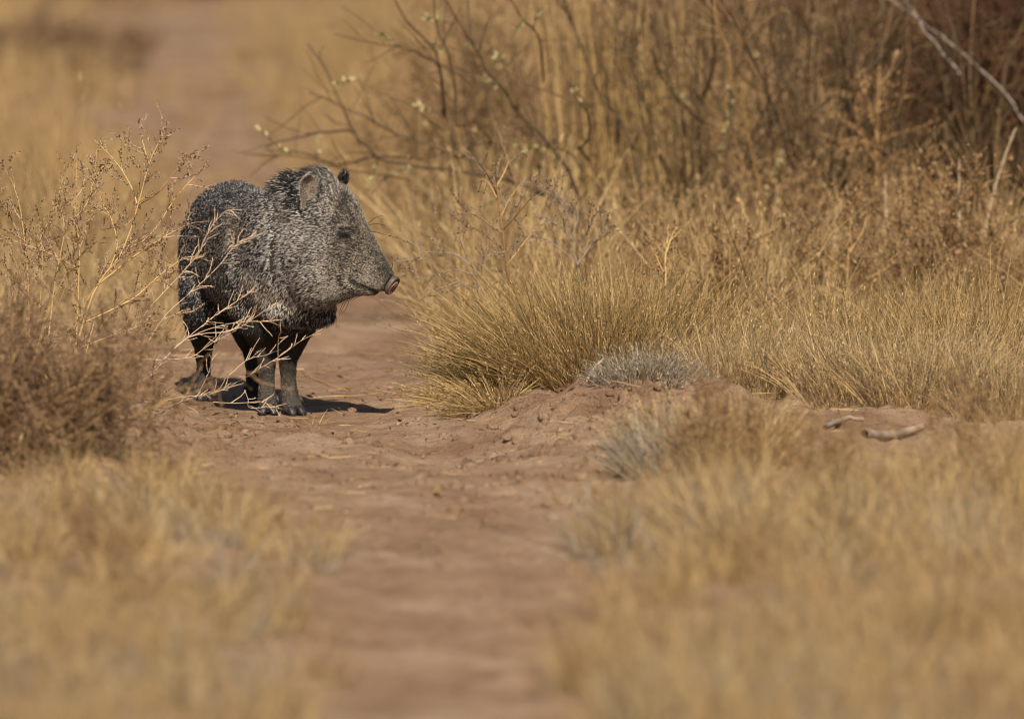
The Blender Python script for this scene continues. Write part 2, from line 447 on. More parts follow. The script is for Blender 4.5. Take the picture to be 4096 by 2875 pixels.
ICO = None
def ico():
    global ICO
    if ICO is None:
        t = (1 + 5 ** .5) / 2
        V = np.array([(-1, t, 0), (1, t, 0), (-1, -t, 0), (1, -t, 0), (0, -1, t), (0, 1, t), (0, -1, -t), (0, 1, -t), (t, 0, -1), (t, 0, 1), (-t, 0, -1), (-t, 0, 1)], float) / 1.9
        F = np.array([(0, 11, 5), (0, 5, 1), (0, 1, 7), (0, 7, 10), (0, 10, 11), (1, 5, 9), (5, 11, 4), (11, 10, 2), (10, 7, 6), (7, 1, 8), (3, 9, 4), (3, 4, 2), (3, 2, 6), (3, 6, 8), (3, 8, 9), (4, 9, 5), (2, 4, 11), (6, 2, 10), (8, 6, 7), (9, 8, 1)])
        ICO = (V, F)
    return ICO
def clods():
    V0, F0 = ico(); g = Geo()
    n = 6500
    y = R.uniform(25.5, 35.5, n); x = R.uniform(-1.5, 1.2, n)
    berm = np.exp(-((x - .24) / .30) ** 2 - ((y - 32.2) / .7) ** 2); crust = np.exp(-((x + .95) / .40) ** 2 - ((y - 31.7) / 1.0) ** 2)
    k = R.uniform(0, 1, n) < .17 + .65 * berm + .55 * crust
    x, y = x[k], y[k]
    for xi, yi, zi in zip(x, y, height(x, y)):
        s = .003 + .0045 * R.exponential(1.0); s = min(s, .015)
        V = V0 * R.uniform(.6, 1.2, (12, 1)) * s * R.uniform(.7, 1.25, 3)
        g.add(V * (1, 1, .7) + (xi, yi, zi + s * .02), T=F0, tone=.5)
    for i in range(900):
        bx, by = ((.26, 32.0), (-.92, 31.6), (.1, 31.0))[i % 3] + R.normal(0, 1, 2) * ((.17, .5), (.24, .5), (.3, .8))[i % 3]
        s = R.uniform(.006, .019); V = V0 * R.uniform(.5, 1.35, (12, 1)) * s * R.uniform(.6, 1.3, 3) * (1, 1, .8)
        g.add(V + (bx, by, float(height(bx, by)) + s * .05), T=F0, tone=.5)
    me = g.mesh('dirt_clods', M['dirt'])
    obj('dirt_clods', me, kind='stuff')
clods()

# ------------------------------------------------------------------ shrubs and weeds
def densify(P, n=4):
    """Catmull-Rom through the points"""
    P = np.asarray(P, float)
    if len(P) < 3:
        t = np.linspace(0, 1, n + 1)[:, None]; return P[0] * (1 - t) + P[-1] * t
    E = np.vstack([2 * P[0] - P[1], P, 2 * P[-1] - P[-2]]); out = []
    for i in range(1, len(E) - 2):
        for t in np.arange(n) / n:
            a, b, c, d = E[i - 1], E[i], E[i + 1], E[i + 2]
            out.append(.5 * (2 * b + (c - a) * t + (2 * a - 5 * b + 4 * c - d) * t * t + (3 * b - a - 3 * c + d) * t ** 3))
    out.append(P[-1]); return np.array(out)
def wobble(P, amp):
    P = P.copy(); n = len(P)
    w = np.cumsum(R.normal(0, amp, (n, 3)), 0); w -= np.linspace(0, 1, n)[:, None] * w[-1]
    return P + w
def grow(p, d, L, n=5, curl=.15, up=0.0):
    """a wandering twig from p along d"""
    P = [np.array(p, float)]; d = np.array(d, float); d /= np.linalg.norm(d)
    for i in range(n):
        d = d + R.normal(0, curl, 3) + (0, 0, up); d /= np.linalg.norm(d)
        P.append(P[-1] + d * L / n)
    return np.array(P)
def rand_perp(d, spread):
    v = R.normal(0, 1, 3); v -= d * v.dot(d); v /= np.linalg.norm(v) + 1e-9
    return d * math.cos(spread) + v * math.sin(spread)
def along(P, t):
    f = t * (len(P) - 1); i = min(int(f), len(P) - 2); u = f - i
    d = P[i + 1] - P[i]; return P[i] * (1 - u) + P[i + 1] * u, d / (np.linalg.norm(d) + 1e-9)
def chaff(g, P, dens, size, t0=.2, spread=.6):
    """small seed bits all along a twig"""
    L = np.linalg.norm(np.diff(P, axis=0), axis=1).sum(); n = max(1, int(L * (1 - t0) * dens))
    C = []; D = []
    for t in R.uniform(t0, 1, n):
        p, d = along(P, t); C.append(p); D.append(rand_perp(d, spread * R.uniform(.6, 1.4)))
    g.bits(np.array(C), size * R.uniform(.5, 1.4, n), np.array(D), R.uniform(0, 1, n))

def weed(name, label, cat, stems, d0, r0, mats, side=(8, .10), sub=4, seed=(420, .006), base=None, group=None, twig_r=.0007, spread=.75, parts='stem'):
    """stems: photo polylines (root first) at distance d0 (+ a slant in depth)"""
    lines = []
    for s in stems:
        sl = R.uniform(-.12, .12)
        P = np.array([at(x, y, d0 + sl * i / max(1, len(s) - 1)) for i, (x, y) in enumerate(s)])
        lines.append(densify(P, 4))
    org = np.array(base) if base is not None else np.array([lines[0][0][0], d0, height(lines[0][0][0], d0)])
    root = root_at(name, org, label, cat, group)
    tw = Geo(); sd = Geo()
    for P in lines:
        g = Geo(); n = len(P); q = r0 if P is lines[0] else r0 * .62; g.tube(wobble(P, .0006), np.linspace(q, q * .35, n), 5, R.uniform(.3, 1))
        obj(parts, g.mesh(parts, mats[0], org), root)
        L = np.linalg.norm(np.diff(P, axis=0), axis=1).sum(); k = max(2, int(side[0] * L / .3))
        chaff(sd, P, seed[0] * .35, seed[1], .45)
        for t in R.uniform(.18, 1, k):
            p, d = along(P, t); T = grow(p, rand_perp(d, spread * R.uniform(.6, 1.3)), side[1] * R.uniform(.4, 1.3) * (1.15 - .6 * t), 5, .12, .03)
            tw.tube(T, np.linspace(twig_r * 1.4, twig_r * .7, len(T)), 3, R.uniform(0, 1)); chaff(sd, T, seed[0], seed[1])
            for t2 in R.uniform(.25, .95, R.integers(0, sub + 1)):
                p2, d2 = along(T, t2); T2 = grow(p2, rand_perp(d2, spread * R.uniform(.6, 1.2)), side[1] * .4 * R.uniform(.4, 1.2), 3, .15, .03)
                tw.tube(T2, twig_r * .7, 3, R.uniform(0, 1)); chaff(sd, T2, seed[0], seed[1])
    if tw.n: obj('twigs', tw.mesh('twigs', mats[1], org), root, kind='stuff')
    if sd.n: obj('seed_heads', sd.mesh('seed_heads', mats[2], org), root, kind='stuff')
    return root

# -- the tall straw weed left of the animal
weed('dry_weed', 'tall dry straw weed with seedy forked tips beside the animal\'s rump', 'weed',
     [[(250, 1560), (372, 1176), (484, 1009), (549, 822), (596, 655), (652, 534)],
      [(430, 1090), (470, 980), (440, 870), (405, 800), (372, 640)],
      [(549, 822), (520, 740), (455, 640), (375, 560)],
      [(596, 655), (575, 590), (560, 540)],
      [(484, 1009), (600, 940), (700, 790), (790, 695)],
      [(549, 822), (640, 760), (725, 655), (760, 640)],
      [(400, 1130), (560, 1010), (690, 930), (770, 890)],
      [(330, 1290), (520, 1200), (650, 1090), (735, 1030)],
      [(300, 1400), (480, 1330), (640, 1280), (760, 1245)]],
     32.85, .0034, (M['weed_stem'], M['twig_pink'], M['weed_seed']), (13, .085), 3, (520, .0055))
weed('dry_weed', 'thin upright dry weed stems at the left edge, left of the forked straw weed', 'weed',
     [[(300, 1500), (317, 1009), (303, 860), (307, 627)],
      [(37, 1500), (37, 1213), (130, 1027), (214, 841), (261, 673)],
      [(120, 1480), (110, 1100), (90, 900), (60, 760), (10, 660)],
      [(307, 1074), (242, 1037), (140, 990), (0, 943)],
      [(290, 900), (360, 770), (385, 600)],
      [(20, 1400), (60, 1200), (80, 1000), (40, 870), (0, 800)]],
     32.7, .0024, (M['weed_stem'], M['twig_pink'], M['weed_seed']), (11, .075), 3, (480, .0052))
weed('dry_weed', 'lower tangle of fine dry stems between the left bush and the forked weed', 'weed',
     [[(170, 1600), (190, 1350), (215, 1120), (250, 930), (240, 820)], [(200, 1300), (270, 1120), (350, 980), (420, 900)],
      [(230, 1550), (300, 1300), (400, 1120), (520, 1010), (600, 1000)], [(180, 1400), (120, 1200), (60, 1060), (20, 960)],
      [(300, 1500), (420, 1280), (560, 1150), (680, 1110)], [(100, 1500), (150, 1250), (165, 1010), (150, 850)],
      [(330, 1560), (470, 1420), (600, 1330), (720, 1320)], [(210, 1200), (300, 1010), (330, 880)]],
     32.4, .0020, (M['weed_stem'], M['rust_seed'], M['weed_seed']), (12, .075), 3, (420, .0052))
# -- the arching twigs in front of the animal's legs and flank
weed('thorn_shrub', 'leafless shrub of pale bumpy twigs arching across the animal\'s flank and legs', 'shrub',
     [[(480, 1560), (560, 1290), (640, 1184), (723, 1100), (793, 1017), (828, 940), (869, 878), (911, 843), (967, 840)],
      [(520, 1500), (640, 1290), (740, 1190), (807, 1128), (876, 1059), (932, 989), (981, 954), (1036, 940)],
      [(540, 1540), (700, 1390), (828, 1288), (904, 1232), (967, 1190), (1015, 1156)],
      [(600, 1500), (744, 1350), (918, 1323), (1008, 1274), (1092, 1218)],
      [(744, 1350), (860, 1310), (960, 1290), (1060, 1285), (1118, 1302)],
      [(560, 1620), (720, 1585), (848, 1573), (974, 1510), (1043, 1469), (1113, 1427), (1189, 1371), (1272, 1326)],
      [(520, 1680), (654, 1635), (779, 1587), (869, 1559)],
      [(620, 1440), (760, 1425), (850, 1370), (945, 1320)],
      [(974, 1560), (990, 1600), (1000, 1630), (1080, 1628), (1125, 1635)],
      [(780, 1590), (830, 1490), (850, 1400), (865, 1330)],
      [(1111, 1427), (1115, 1350), (1122, 1325)],
      [(915, 1500), (985, 1440), (1060, 1420), (1120, 1400)],
      [(850, 1607), (960, 1612), (1040, 1608), (1100, 1628)]],
     32.55, .0017, (M['twig_pink'], M['twig_pink'], M['twig_pink']), (13, .05), 0, (330, .0028), twig_r=.0010, spread=.75)

def dome_shrub(name, loc, label, cat, h, w, n0, n1, n2, mats, r=(.003, .0014, .0009), seed=(150, .007), group=None, upward=.5, lmul=(1., .42, .2), stuff_stems=False, offs=None):
    """a procedural many-stemmed bush; main stems are parts, twigs and chaff are joined"""
    root = root_at(name, loc, label, cat, group)
    tw = Geo(); sd = Geo(); allst = Geo()
    for i in range(n0):
        a = R.uniform(0, 6.283); el = R.uniform(upward - .35, 1.35)
        d = np.array([math.cos(a) * math.cos(el) * w, math.sin(a) * math.cos(el) * w, math.sin(el) * h]); L = np.linalg.norm(d) * R.uniform(.75, 1.1)
        b = np.array([math.cos(a), math.sin(a), 0]) * R.uniform(0, .12) * w
        P = grow(b, d, L * lmul[0], 7, .10, .02)
        if stuff_stems or i >= 24: allst.tube(P, np.linspace(r[0], r[0] * .4, len(P)), 4, R.uniform(0, 1))
        else:
            g = Geo(); g.tube(P, np.linspace(r[0], r[0] * .4, len(P)), 5, R.uniform(0, 1)); obj('stem', g.mesh('stem', mats[0]), root)
        for t in R.uniform(.12, 1, n1):
            p, dd = along(P, t); T = grow(p, rand_perp(dd, R.uniform(.4, 1.0)), L * lmul[1] * R.uniform(.4, 1.2) * (1.2 - .6 * t), 5, .16, .03)
            tw.tube(T, np.linspace(r[1], r[1] * .5, len(T)), 3, R.uniform(0, 1))
            if seed[0]: chaff(sd, T, seed[0], seed[1])
            for t2 in R.uniform(.15, 1, n2):
                p2, d2 = along(T, t2); T2 = grow(p2, rand_perp(d2, R.uniform(.4, 1.0)), L * lmul[2] * R.uniform(.4, 1.2), 3, .2, .02)
                tw.tube(T2, r[2], 3, R.uniform(0, 1))
                if seed[0]: chaff(sd, T2, seed[0], seed[1])
    if allst.n: obj('stems', allst.mesh('stems', mats[0]), root, kind='stuff')
    obj('twigs', tw.mesh('twigs', mats[1]), root, kind='stuff')
    if sd.n: obj('seed_heads', sd.mesh('seed_heads', mats[2]), root, kind='stuff')
    return root
def copy_tree(o, loc, rz, s, label=None):
    c = o.copy(); COL.objects.link(c); c.location = loc; c.rotation_euler = (0, 0, rz); c.scale = s
    if label: c['label'] = label
    for ch in o.children:
        k = ch.copy(); COL.objects.link(k); k.parent = c
    return c
def on_ground(x, y): return (x, y, float(height(x, y)))

# -- the dense grey-brown tumbleweed bush at the left edge and its low neighbours
M['bush_twig'] = plant_mat('red brown bush twigs', [(0, (.07, .04, .024)), (.5, (.23, .14, .075)), (1, (.44, .29, .165))], .1, .1)
tb = (M['weed_stem'], M['bush_twig'], M['weed_seed'])
dome_shrub('tumbleweed', on_ground(-1.08, 30.6), 'large dense grey brown tumbleweed bush cut by the left edge, dark at its foot', 'tumbleweed',
           .36, .46, 40, 14, 5, tb, (.0026, .0012, .0009), (150, .0062))
dome_shrub('tumbleweed', on_ground(-1.02, 32.3), 'smaller brown tumbleweed between the big left bush and the animal\'s hind legs', 'tumbleweed',
           .19, .24, 22, 8, 4, tb, (.0022, .0012, .0008), (160, .0058))

dome_shrub('tumbleweed', on_ground(-.96, 30.85), 'low flat brown weed spilling from the foot of the big left bush onto the dirt', 'tumbleweed',
           .13, .27, 22, 8, 4, tb, (.002, .0011, .0008), (170, .0058), upward=.45)
# -- dry weed with pale stem behind the big grass tussock
weed('dry_weed', 'dry weed with orange stem and silvery twigs rising behind the big tussock', 'weed',
     [[(2045, 1290), (2038, 1149), (2027, 1070), (2018, 1002), (2004, 900), (1990, 758), (1977, 663)],
      [(1990, 785), (1960, 720), (1920, 654)], [(1985, 750), (2020, 690), (2035, 645)],
      [(1990, 800), (1950, 730), (1905, 727)], [(2000, 880), (2040, 790), (2104, 714)], [(2010, 920), (2070, 850), (2130, 783)],
      [(2004, 930), (1900, 860), (1813, 827)], [(2018, 1000), (1930, 930), (1880, 905)], [(2027, 1060), (2110, 960), (2180, 880)]],
     33.75, .0042, (M['orange_stem'], M['grey_twig'], M['weed_seed']), (8, .10), 3, (260, .0055))
weed('dry_weed', 'silver twigged dry weed with a pale bare stem just right of the animal\'s snout', 'weed',
     [[(1925, 1290), (1919, 1217), (1913, 1143), (1896, 1081), (1862, 1019), (1840, 960)],
      [(1880, 1060), (1811, 1013), (1681, 1007)], [(1760, 1090), (1721, 1053), (1681, 1007), (1596, 917)],
      [(1900, 1100), (1820, 1080), (1740, 1100), (1665, 1110)], [(1910, 1150), (1830, 1130), (1740, 1160)],
      [(1900, 1100), (1950, 1010), (1960, 930)]],
     33.6, .0024, (M['grey_twig'], M['grey_twig'], M['weed_seed']), (9, .10), 3, (240, .0055))
weed('dry_weed', 'brown dry weed with drooping seed twigs above the middle of the tussock', 'weed',
     [[(2330, 1240), (2310, 1070), (2281, 957), (2270, 870), (2205, 745)], [(2300, 1040), (2190, 960), (2120, 940)],
      [(2290, 990), (2240, 900), (2160, 860)], [(2310, 1060), (2380, 960), (2440, 900), (2465, 905)], [(2281, 957), (2310, 850), (2200, 780)],
      [(2300, 1000), (2360, 900), (2375, 820)]],
     34.1, .0024, (M['grey_twig'], M['grey_twig'], M['weed_seed']), (10, .10), 3, (330, .0055))
weed('dry_weed', 'thin straw coloured weed stalk with feathery top right of the tussock', 'weed',
     [[(2665, 1250), (2665, 1041), (2669, 980), (2676, 900)], [(2667, 1010), (2690, 950), (2706, 905)], [(2660, 1100), (2625, 1020), (2600, 960)],
      [(2650, 1180), (2690, 1090), (2730, 1030)]],
     34.0, .0028, (M['weed_stem'], M['weed_stem'], M['rust_seed']), (12, .07), 3, (420, .006))

# -- tall rusty weeds in the right half
weed('tall_weed', 'tallest rusty weed with an orange stem and short stubby side twigs', 'weed',
     [[(3520, 1345), (3513, 1100), (3511, 900), (3511, 695), (3511, 486), (3522, 264)],
      [(3512, 480), (3450, 455), (3405, 420)], [(3512, 445), (3580, 420), (3628, 378)], [(3511, 620), (3430, 520), (3350, 470)],
      [(3511, 600), (3545, 540), (3562, 500)], [(3511, 660), (3440, 560), (3385, 555)], [(3511, 800), (3390, 830), (3240, 790), (3110, 735)],
      [(3512, 830), (3600, 760), (3720, 610)], [(3512, 900), (3640, 800), (3760, 720)], [(3511, 560), (3490, 470), (3480, 420)]],
     36.4, .0052, (M['orange_stem'], M['orange_stem'], M['rust_seed']), (9, .13), 4, (280, .0095), twig_r=.0014)
weed('tall_weed', 'rusty weed with a straight yellow stem in front of the tallest weed', 'weed',
     [[(3385, 1330), (3389, 1200), (3393, 1060), (3405, 900), (3412, 830)], [(3389, 1150), (3310, 1060), (3220, 1000), (3195, 960)],
      [(3390, 1180), (3290, 1120), (3200, 1090)], [(3392, 1080), (3300, 1010), (3260, 900)], [(3398, 1010), (3450, 930), (3470, 860)],
      [(3389, 1220), (3470, 1120), (3560, 1060)], [(3200, 1290), (3210, 1180), (3195, 1010)], [(3300, 1240), (3320, 1090), (3330, 1030)]],
     34.8, .003, (M['weed_stem'], M['orange_stem'], M['rust_seed']), (11, .10), 4, (380, .0075))
for lab, x, d, hh, ww in (('dark brown seedy weed clump low in the grass right of the tussock', 2830, 34.6, .28, .16),
                          ('rusty weed clump at the right edge below the pale canes', 3960, 35.2, .42, .24),
                          ('rusty weed clump between the tallest weed and the pale cane', 3700, 35.9, .40, .22),
                          ('brown weed clump under the forked dark branch in the right half', 3080, 36.4, .36, .24),
                          ('loose brown weed behind the tussock\'s right shoulder', 2560, 35.6, .34, .26)):
    X = (x - 2048) * PXA * d
    dome_shrub('weed_clump', on_ground(X, d), lab, 'weed', hh, ww, 12, 9, 4, (M['orange_stem'], M['rust_seed'], M['rust_seed']),
               (.0026, .0013, .0009), (260, .008), 'rusty weed clumps in the right half', .75)

def canes(name, label, pts, d, mat, r, cat='cane', group=None):
    g0 = at(*pts[0], d); root = root_at(name, (g0[0], d, height(g0[0], d)), label, cat, group)
    org = np.array(root.location); P = densify(np.array([at(x, y, d) for x, y in pts]), 3)
    g = Geo(); g.tube(P, np.linspace(r, r * .5, len(P)), 5, .8); obj('stalk', g.mesh('stalk', mat, org), root)
    h = Geo(); chaff(h, P, 160, .012, .6, .35); obj('seed_heads', h.mesh('seed_heads', mat, org), root, kind='stuff')
clump = [o for o in bpy.data.objects if o.name.startswith('weed_clump')]
for i in range(14):
    y = R.uniform(33.6, 38.0); x = R.uniform(.22, .0365 * y * 1.05); s = R.uniform(.5, .95)
    c = copy_tree(clump[i % len(clump)], on_ground(x, y), R.uniform(0, 6.28), (s, s, s * R.uniform(.8, 1.25)), 'loose rusty brown weed scattered through the tall grass in the right half')
    c['group'] = 'loose rusty weeds in the right half grass'
for i, (x, y, s) in enumerate([(.42, 30.2, .6), (.66, 29.4, .5), (.98, 30.3, .5), (-.80, 27.4, .5)]):
    c = copy_tree(clump[(1, 3)[i % 2]], on_ground(x, y), R.uniform(0, 6.28), (s, s, s), 'blurred brown weed standing up among the foreground grass')
    c['group'] = 'blurred brown weeds in the foreground grass'
canes('cane', 'bleached upright cane, the tallest pale stalk at far right', [(3838, 1180), (3839, 1061), (3840, 850), (3838, 640)], 35.4, M['white_cane'], .0040)
canes('cane', 'thin bleached stalk just right of the tallest rusty weed', [(3548, 1250), (3546, 1000), (3543, 700)], 35.8, M['white_cane'], .0030)
canes('cane', 'leaning seedy pale stalk nearest the right edge', [(3940, 960), (3953, 869), (4000, 690), (4064, 514)], 35.7, M['white_cane'], .0040)
canes('cane', 'long thin straw stalk leaning over weeds at right of centre', [(3090, 1010), (3000, 900), (2960, 800)], 35.2, M['weed_stem'], .0022)

# -- tall straw canes behind the tussock
def cane_clump(name, label, xs, y0, y1, d, n, group):
    X = (np.mean(xs) - 2048) * PXA * d; root = root_at(name, on_ground(X, d), label, 'tall grass', group); org = np.array(root.location)
    for i in range(n):
        x = R.uniform(*xs); dd = d + R.uniform(-.3, .3); ln = R.normal(-.05, .10)
        top = y1 + R.uniform(-60, 350); P = np.array([at(x + ln * (y0 - y), y, dd) for y in np.linspace(y0, top, 6)])
        g = Geo(); g.tube(wobble(P, .004), np.linspace(.0030, .0012, 6) * R.uniform(.6, 1.2), 4, R.uniform(0, 1)); obj('stalk', g.mesh('stalk', M['cane'], org), root)
    s = Geo()
    for i in range(n * 2):
        x = R.uniform(*xs); dd = d + R.uniform(-.3, .3); ln = R.normal(-.04, .09)
        top = y1 + R.uniform(100, 900); P = np.array([at(x + ln * (y0 - y), y, dd) for y in np.linspace(y0, top, 5)])
        s.tube(wobble(P, .006), np.linspace(.0022, .001, 5), 3, R.uniform(0, 1))
    obj('blades', s.mesh('blades', M['cane'], org), root, kind='stuff')
cane_clump('cane_grass', 'tall clump of upright straw yellow canes at top centre', (2230, 2760), 1220, -250, 37.2, 26, None)
cane_clump('cane_grass', 'shorter loose straw canes right of the tall yellow clump', (2640, 2960), 1220, 150, 37.4, 14, None)

# -- the thorny shrub at top centre, with traced limbs
def limb_shrub(name, label, base, limbs, d, r0, mats, leaves, side=(6.5, .14), slant=.4, group=None):
    root = root_at(name, on_ground((base[0] - 2048) * PXA * d, d), label, 'shrub', group); org = np.array(root.location)
    tw = Geo(); lf = Geo()
    for s in limbs:
        sl = R.uniform(-slant, slant); r = r0 * s[0]; pts = s[1]
        P = [at(x, y, d + sl * i / max(1, len(pts) - 1)) for i, (x, y) in enumerate(pts)]
        if pts[0][1] >= 800: P.insert(0, np.array([P[0][0] * .8 + org[0] * .2, d, height(P[0][0], d) - .02]))
        P = densify(np.array(P), 4)
        P = wobble(P, .0022); g = Geo(); g.tube(P, np.linspace(r, r * .4, len(P)), 6, R.uniform(.2, .9)); obj('branch', g.mesh('branch', mats[0], org), root)
        L = np.linalg.norm(np.diff(P, axis=0), axis=1).sum()
        for t in R.uniform(.15, 1, max(2, int(side[0] * L / .4))):
            p, dd = along(P, t); T = grow(p, rand_perp(dd, R.uniform(.5, 1.1)), side[1] * R.uniform(.3, 1.3), 4, .15, .03)
            tw.tube(T, np.linspace(.0016, .0008, len(T)), 3, R.uniform(0, 1))
            if leaves and R.uniform() < leaves: chaff(lf, T, 260, .013, .1, .9)
    obj('twigs', tw.mesh('twigs', mats[0], org), root, kind='stuff')
    if lf.n: obj('leaves', lf.mesh('leaves', M['leaf'], org), root, kind='stuff')
    return root
limb_shrub('thorny_shrub', 'bare thorny shrub spreading long dark branches with a few grey green leaves at top centre', (2330, 900),
    [(1, [(2330, 900), (2150, 760), (1900, 690), (1700, 660), (1529, 625), (1466, 581), (1415, 524), (1308, 303), (1232, 177)]),
     (.8, [(1415, 524), (1276, 530), (1150, 556), (1060, 590)]),
     (.9, [(2200, 820), (2050, 720), (1876, 631), (1718, 587), (1605, 537), (1491, 486), (1358, 417), (1238, 372)]),
     (.7, [(1900, 350), (1760, 260), (1636, 189), (1491, 158), (1340, 136)]),
     (1, [(2300, 880), (2100, 740), (2009, 644), (1971, 581), (1895, 524), (1781, 461), (1655, 423), (1510, 366)]),
     (1, [(1840, 500), (1819, 474), (1800, 271), (1750, 126), (1731, -60)]),
     (.9, [(1781, 461), (1775, 429), (1762, 316), (1737, 221), (1655, 126), (1540, -60)]),
     (1, [(2330, 800), (2211, 575), (2110, 486), (2021, 360), (1952, 278), (1914, 189), (1851, 107), (1760, -40)]),
     (.9, [(2330, 680), (2274, 606), (2223, 587), (2135, 530), (2047, 492), (1895, 461)]),
     (.6, [(2170, 330), (2160, 164), (2110, 95), (2030, -30)]),
     (.6, [(2330, 420), (2211, 372), (2097, 316), (2002, 234)]),
     (.7, [(1690, 640), (1500, 640), (1350, 660), (1230, 620), (1060, 600)]),
     (.6, [(1640, 720), (1450, 690), (1250, 640), (960, 610)]),
     (.6, [(1900, 190), (1880, 60), (1880, -60)]),
     (1.2, [(2570, 900), (2558, 682), (2539, 606), (2508, 524), (2451, 436), (2400, 366), (2369, 278), (2306, 145), (2268, 50), (2240, -80)]),
     (.7, [(2360, 640), (2325, 581), (2356, 543), (2362, 467), (2340, 400)])],
    36.0, .0056, (M['bark'],), .12)
limb_shrub('thorny_shrub', 'bare shrub with forked dark branches right of the tall yellow canes', (2990, 900),
    [(1.1, [(2890, 900), (2868, 660), (2861, 598), (2834, 514), (2806, 389), (2792, 278), (2736, 167), (2702, 35), (2690, -60)]),
     (.8, [(2820, 486), (2729, 410), (2653, 313), (2604, 202)]),
     (.8, [(2924, 348), (2950, 300), (2986, 202), (2990, 100)]),
     (.8, [(3110, 700), (3063, 389), (3049, 278), (3000, 139), (2966, 42), (2950, -60)]),
     (1.2, [(3120, 900), (3119, 765), (3105, 640), (3056, 598), (3007, 535)]), (.9, [(3111, 650), (3140, 590), (3188, 535)]),
     (.8, [(3400, 500), (3376, 278), (3355, 139), (3327, -20)]),
     (.8, [(2810, 400), (2850, 250), (2850, 60), (2840, -60)])],
    36.6, .0056, (M['bark'],), .06)
limb_shrub('thorny_shrub', 'slender shrub with one bright orange barked stem at the top right of centre', (3021, 900),
    [(1.2, [(3040, 900), (3021, 730), (3000, 626), (2986, 535), (2959, 431), (2924, 348), (2910, 243), (2875, 125), (2850, -40)]),
     (.7, [(2924, 348), (2960, 260), (2990, 130)]), (.6, [(2990, 590), (2920, 540), (2830, 525)])],
    36.3, .0034, (M['orange_stem'],), .03)
limb_shrub('thorny_shrub', 'shrub with a thick dark leaning trunk behind the tallest rusty weed', (3400, 900),
    [(2.6, [(3290, 900), (3313, 765), (3390, 640), (3438, 549), (3470, 470)]), (2.2, [(3462, 900), (3459, 800), (3459, 598), (3440, 480)]),
     (1, [(3264, 800), (3264, 514), (3264, 313), (3251, 160), (3230, 0)]), (1, [(3390, 640), (3560, 560), (3750, 520)]),
     (1, [(3460, 700), (3620, 660), (3800, 560)]), (.9, [(3470, 480), (3540, 330), (3620, 200)])],
    36.9, .0056, (M['bark'],), .02)
def fallen(label, limbs, d, r):
    root = root_at('fallen_branch', (at(*limbs[0][0], d)), label, 'branch'); org = np.array(root.location)
    for i, pts in enumerate(limbs):
        P = densify(np.array([at(x, y, d + .02 * k) for k, (x, y) in enumerate(pts)]), 4); g = Geo()
        g.tube(wobble(P, .003), np.linspace(r, r * .6, len(P)), 6, .6); obj('limb' if i == 0 else 'side_limb', g.mesh('limb', M['grey_twig'], org), root)
fallen('long grey dead branch leaning through the dark brush at top right', [[(4180, 620), (4096, 500), (4029, 417), (3876, 243), (3786, 174), (3682, 104), (3556, 21), (3480, -40)],
       [(3834, 292), (3751, 202), (3682, 97), (3626, 0), (3600, -60)]], 36.6, .0034)

# -- red-brown brush filling the right background
proto = dome_shrub('brush', on_ground(1.50, 38.0), 'dense leafless red brown brush thicket in the upper right background', 'brush', 1.5, .62, 36, 11, 5,
                   (M['brush'], M['brush'], M['brush']), (.006, .0028, .0019), (0, 0), 'leafless brush at upper right', .85, (1., .36, .17))
proto2 = dome_shrub('brush', on_ground(.95, 38.4), 'loose light brown leafless brush standing left of the dark red brown thicket', 'brush', .95, .34, 30, 8, 4,
                    (M['brown_twig'], M['brown_twig'], M['rust_seed']), (.0045, .0022, .0015), (70, .011), 'loose brown brush at upper right', .95, (1., .38, .18))
spots = [(1.42, 37.8, 0, .75), (1.18, 39.5, 0, .95), (1.62, 37.2, 0, .8), (1.38, 38.6, 0, .9), (1.22, 38.9, 0, .8), (1.02, 40.0, 0, .85), (1.30, 37.4, 0, .6), (1.75, 38.6, 0, 1.1), (1.38, 39.4, 0, .95), (2.1, 40.6, 0, 1.1), (1.75, 41.8, 0, 1.05), (2.4, 42.5, 0, 1.2), (1.55, 43.2, 0, .9), (1.95, 44.5, 0, 1.2), (1.5, 45.5, 0, 1.0), (2.3, 46.0, 0, 1.3),
         (.65, 41.4, 1, .9), (1.2, 41.8, 1, 1.1), (.4, 42.6, 1, .8), (.95, 43.0, 1, 1.2), (.6, 44.6, 1, 1.1), (1.25, 44.4, 1, 1.3), (.55, 37.6, 1, .65), (.28, 38.6, 1, .8), (-.05, 38.8, 1, .75), (-.30, 39.0, 1, .6), (.12, 37.4, 1, .5), (.75, 37.2, 1, .6), (-.15, 40.2, 1, .8), (.35, 40.5, 1, .9), (.85, 46.5, 1, 1.4), (.4, 47, 1, 1.1), (1.3, 39.4, 1, .7), (.75, 39.3, 1, .6), (1.1, 38.3, 1, .5)]
for x, y, k, s in spots:
    copy_tree((proto, proto2)[k], on_ground(x, y), R.uniform(0, 6.28), (s, s, s * R.uniform(.9, 1.1)))
bare_b = dome_shrub('brush', on_ground(.50, 36.9), 'open dark barked shrub with few thin bare stems among the tall grass at upper right', 'brush', 1.25, .40, 15, 5, 2,
                    (M['bark'], M['bark'], M['bark']), (.0052, .0022, .0014), (0, 0), 'open dark stemmed shrubs at upper right', .95, (1., .34, .18))
for x, y, s in [(.78, 36.5, .95), (1.02, 37.1, 1.05), (.24, 37.6, .9), (1.22, 36.6, .85), (.64, 38.0, 1.1), (-.02, 38.2, .7)]:
    copy_tree(bare_b, on_ground(x, y), R.uniform(0, 6.28), (s, s, s * R.uniform(.85, 1.1)))
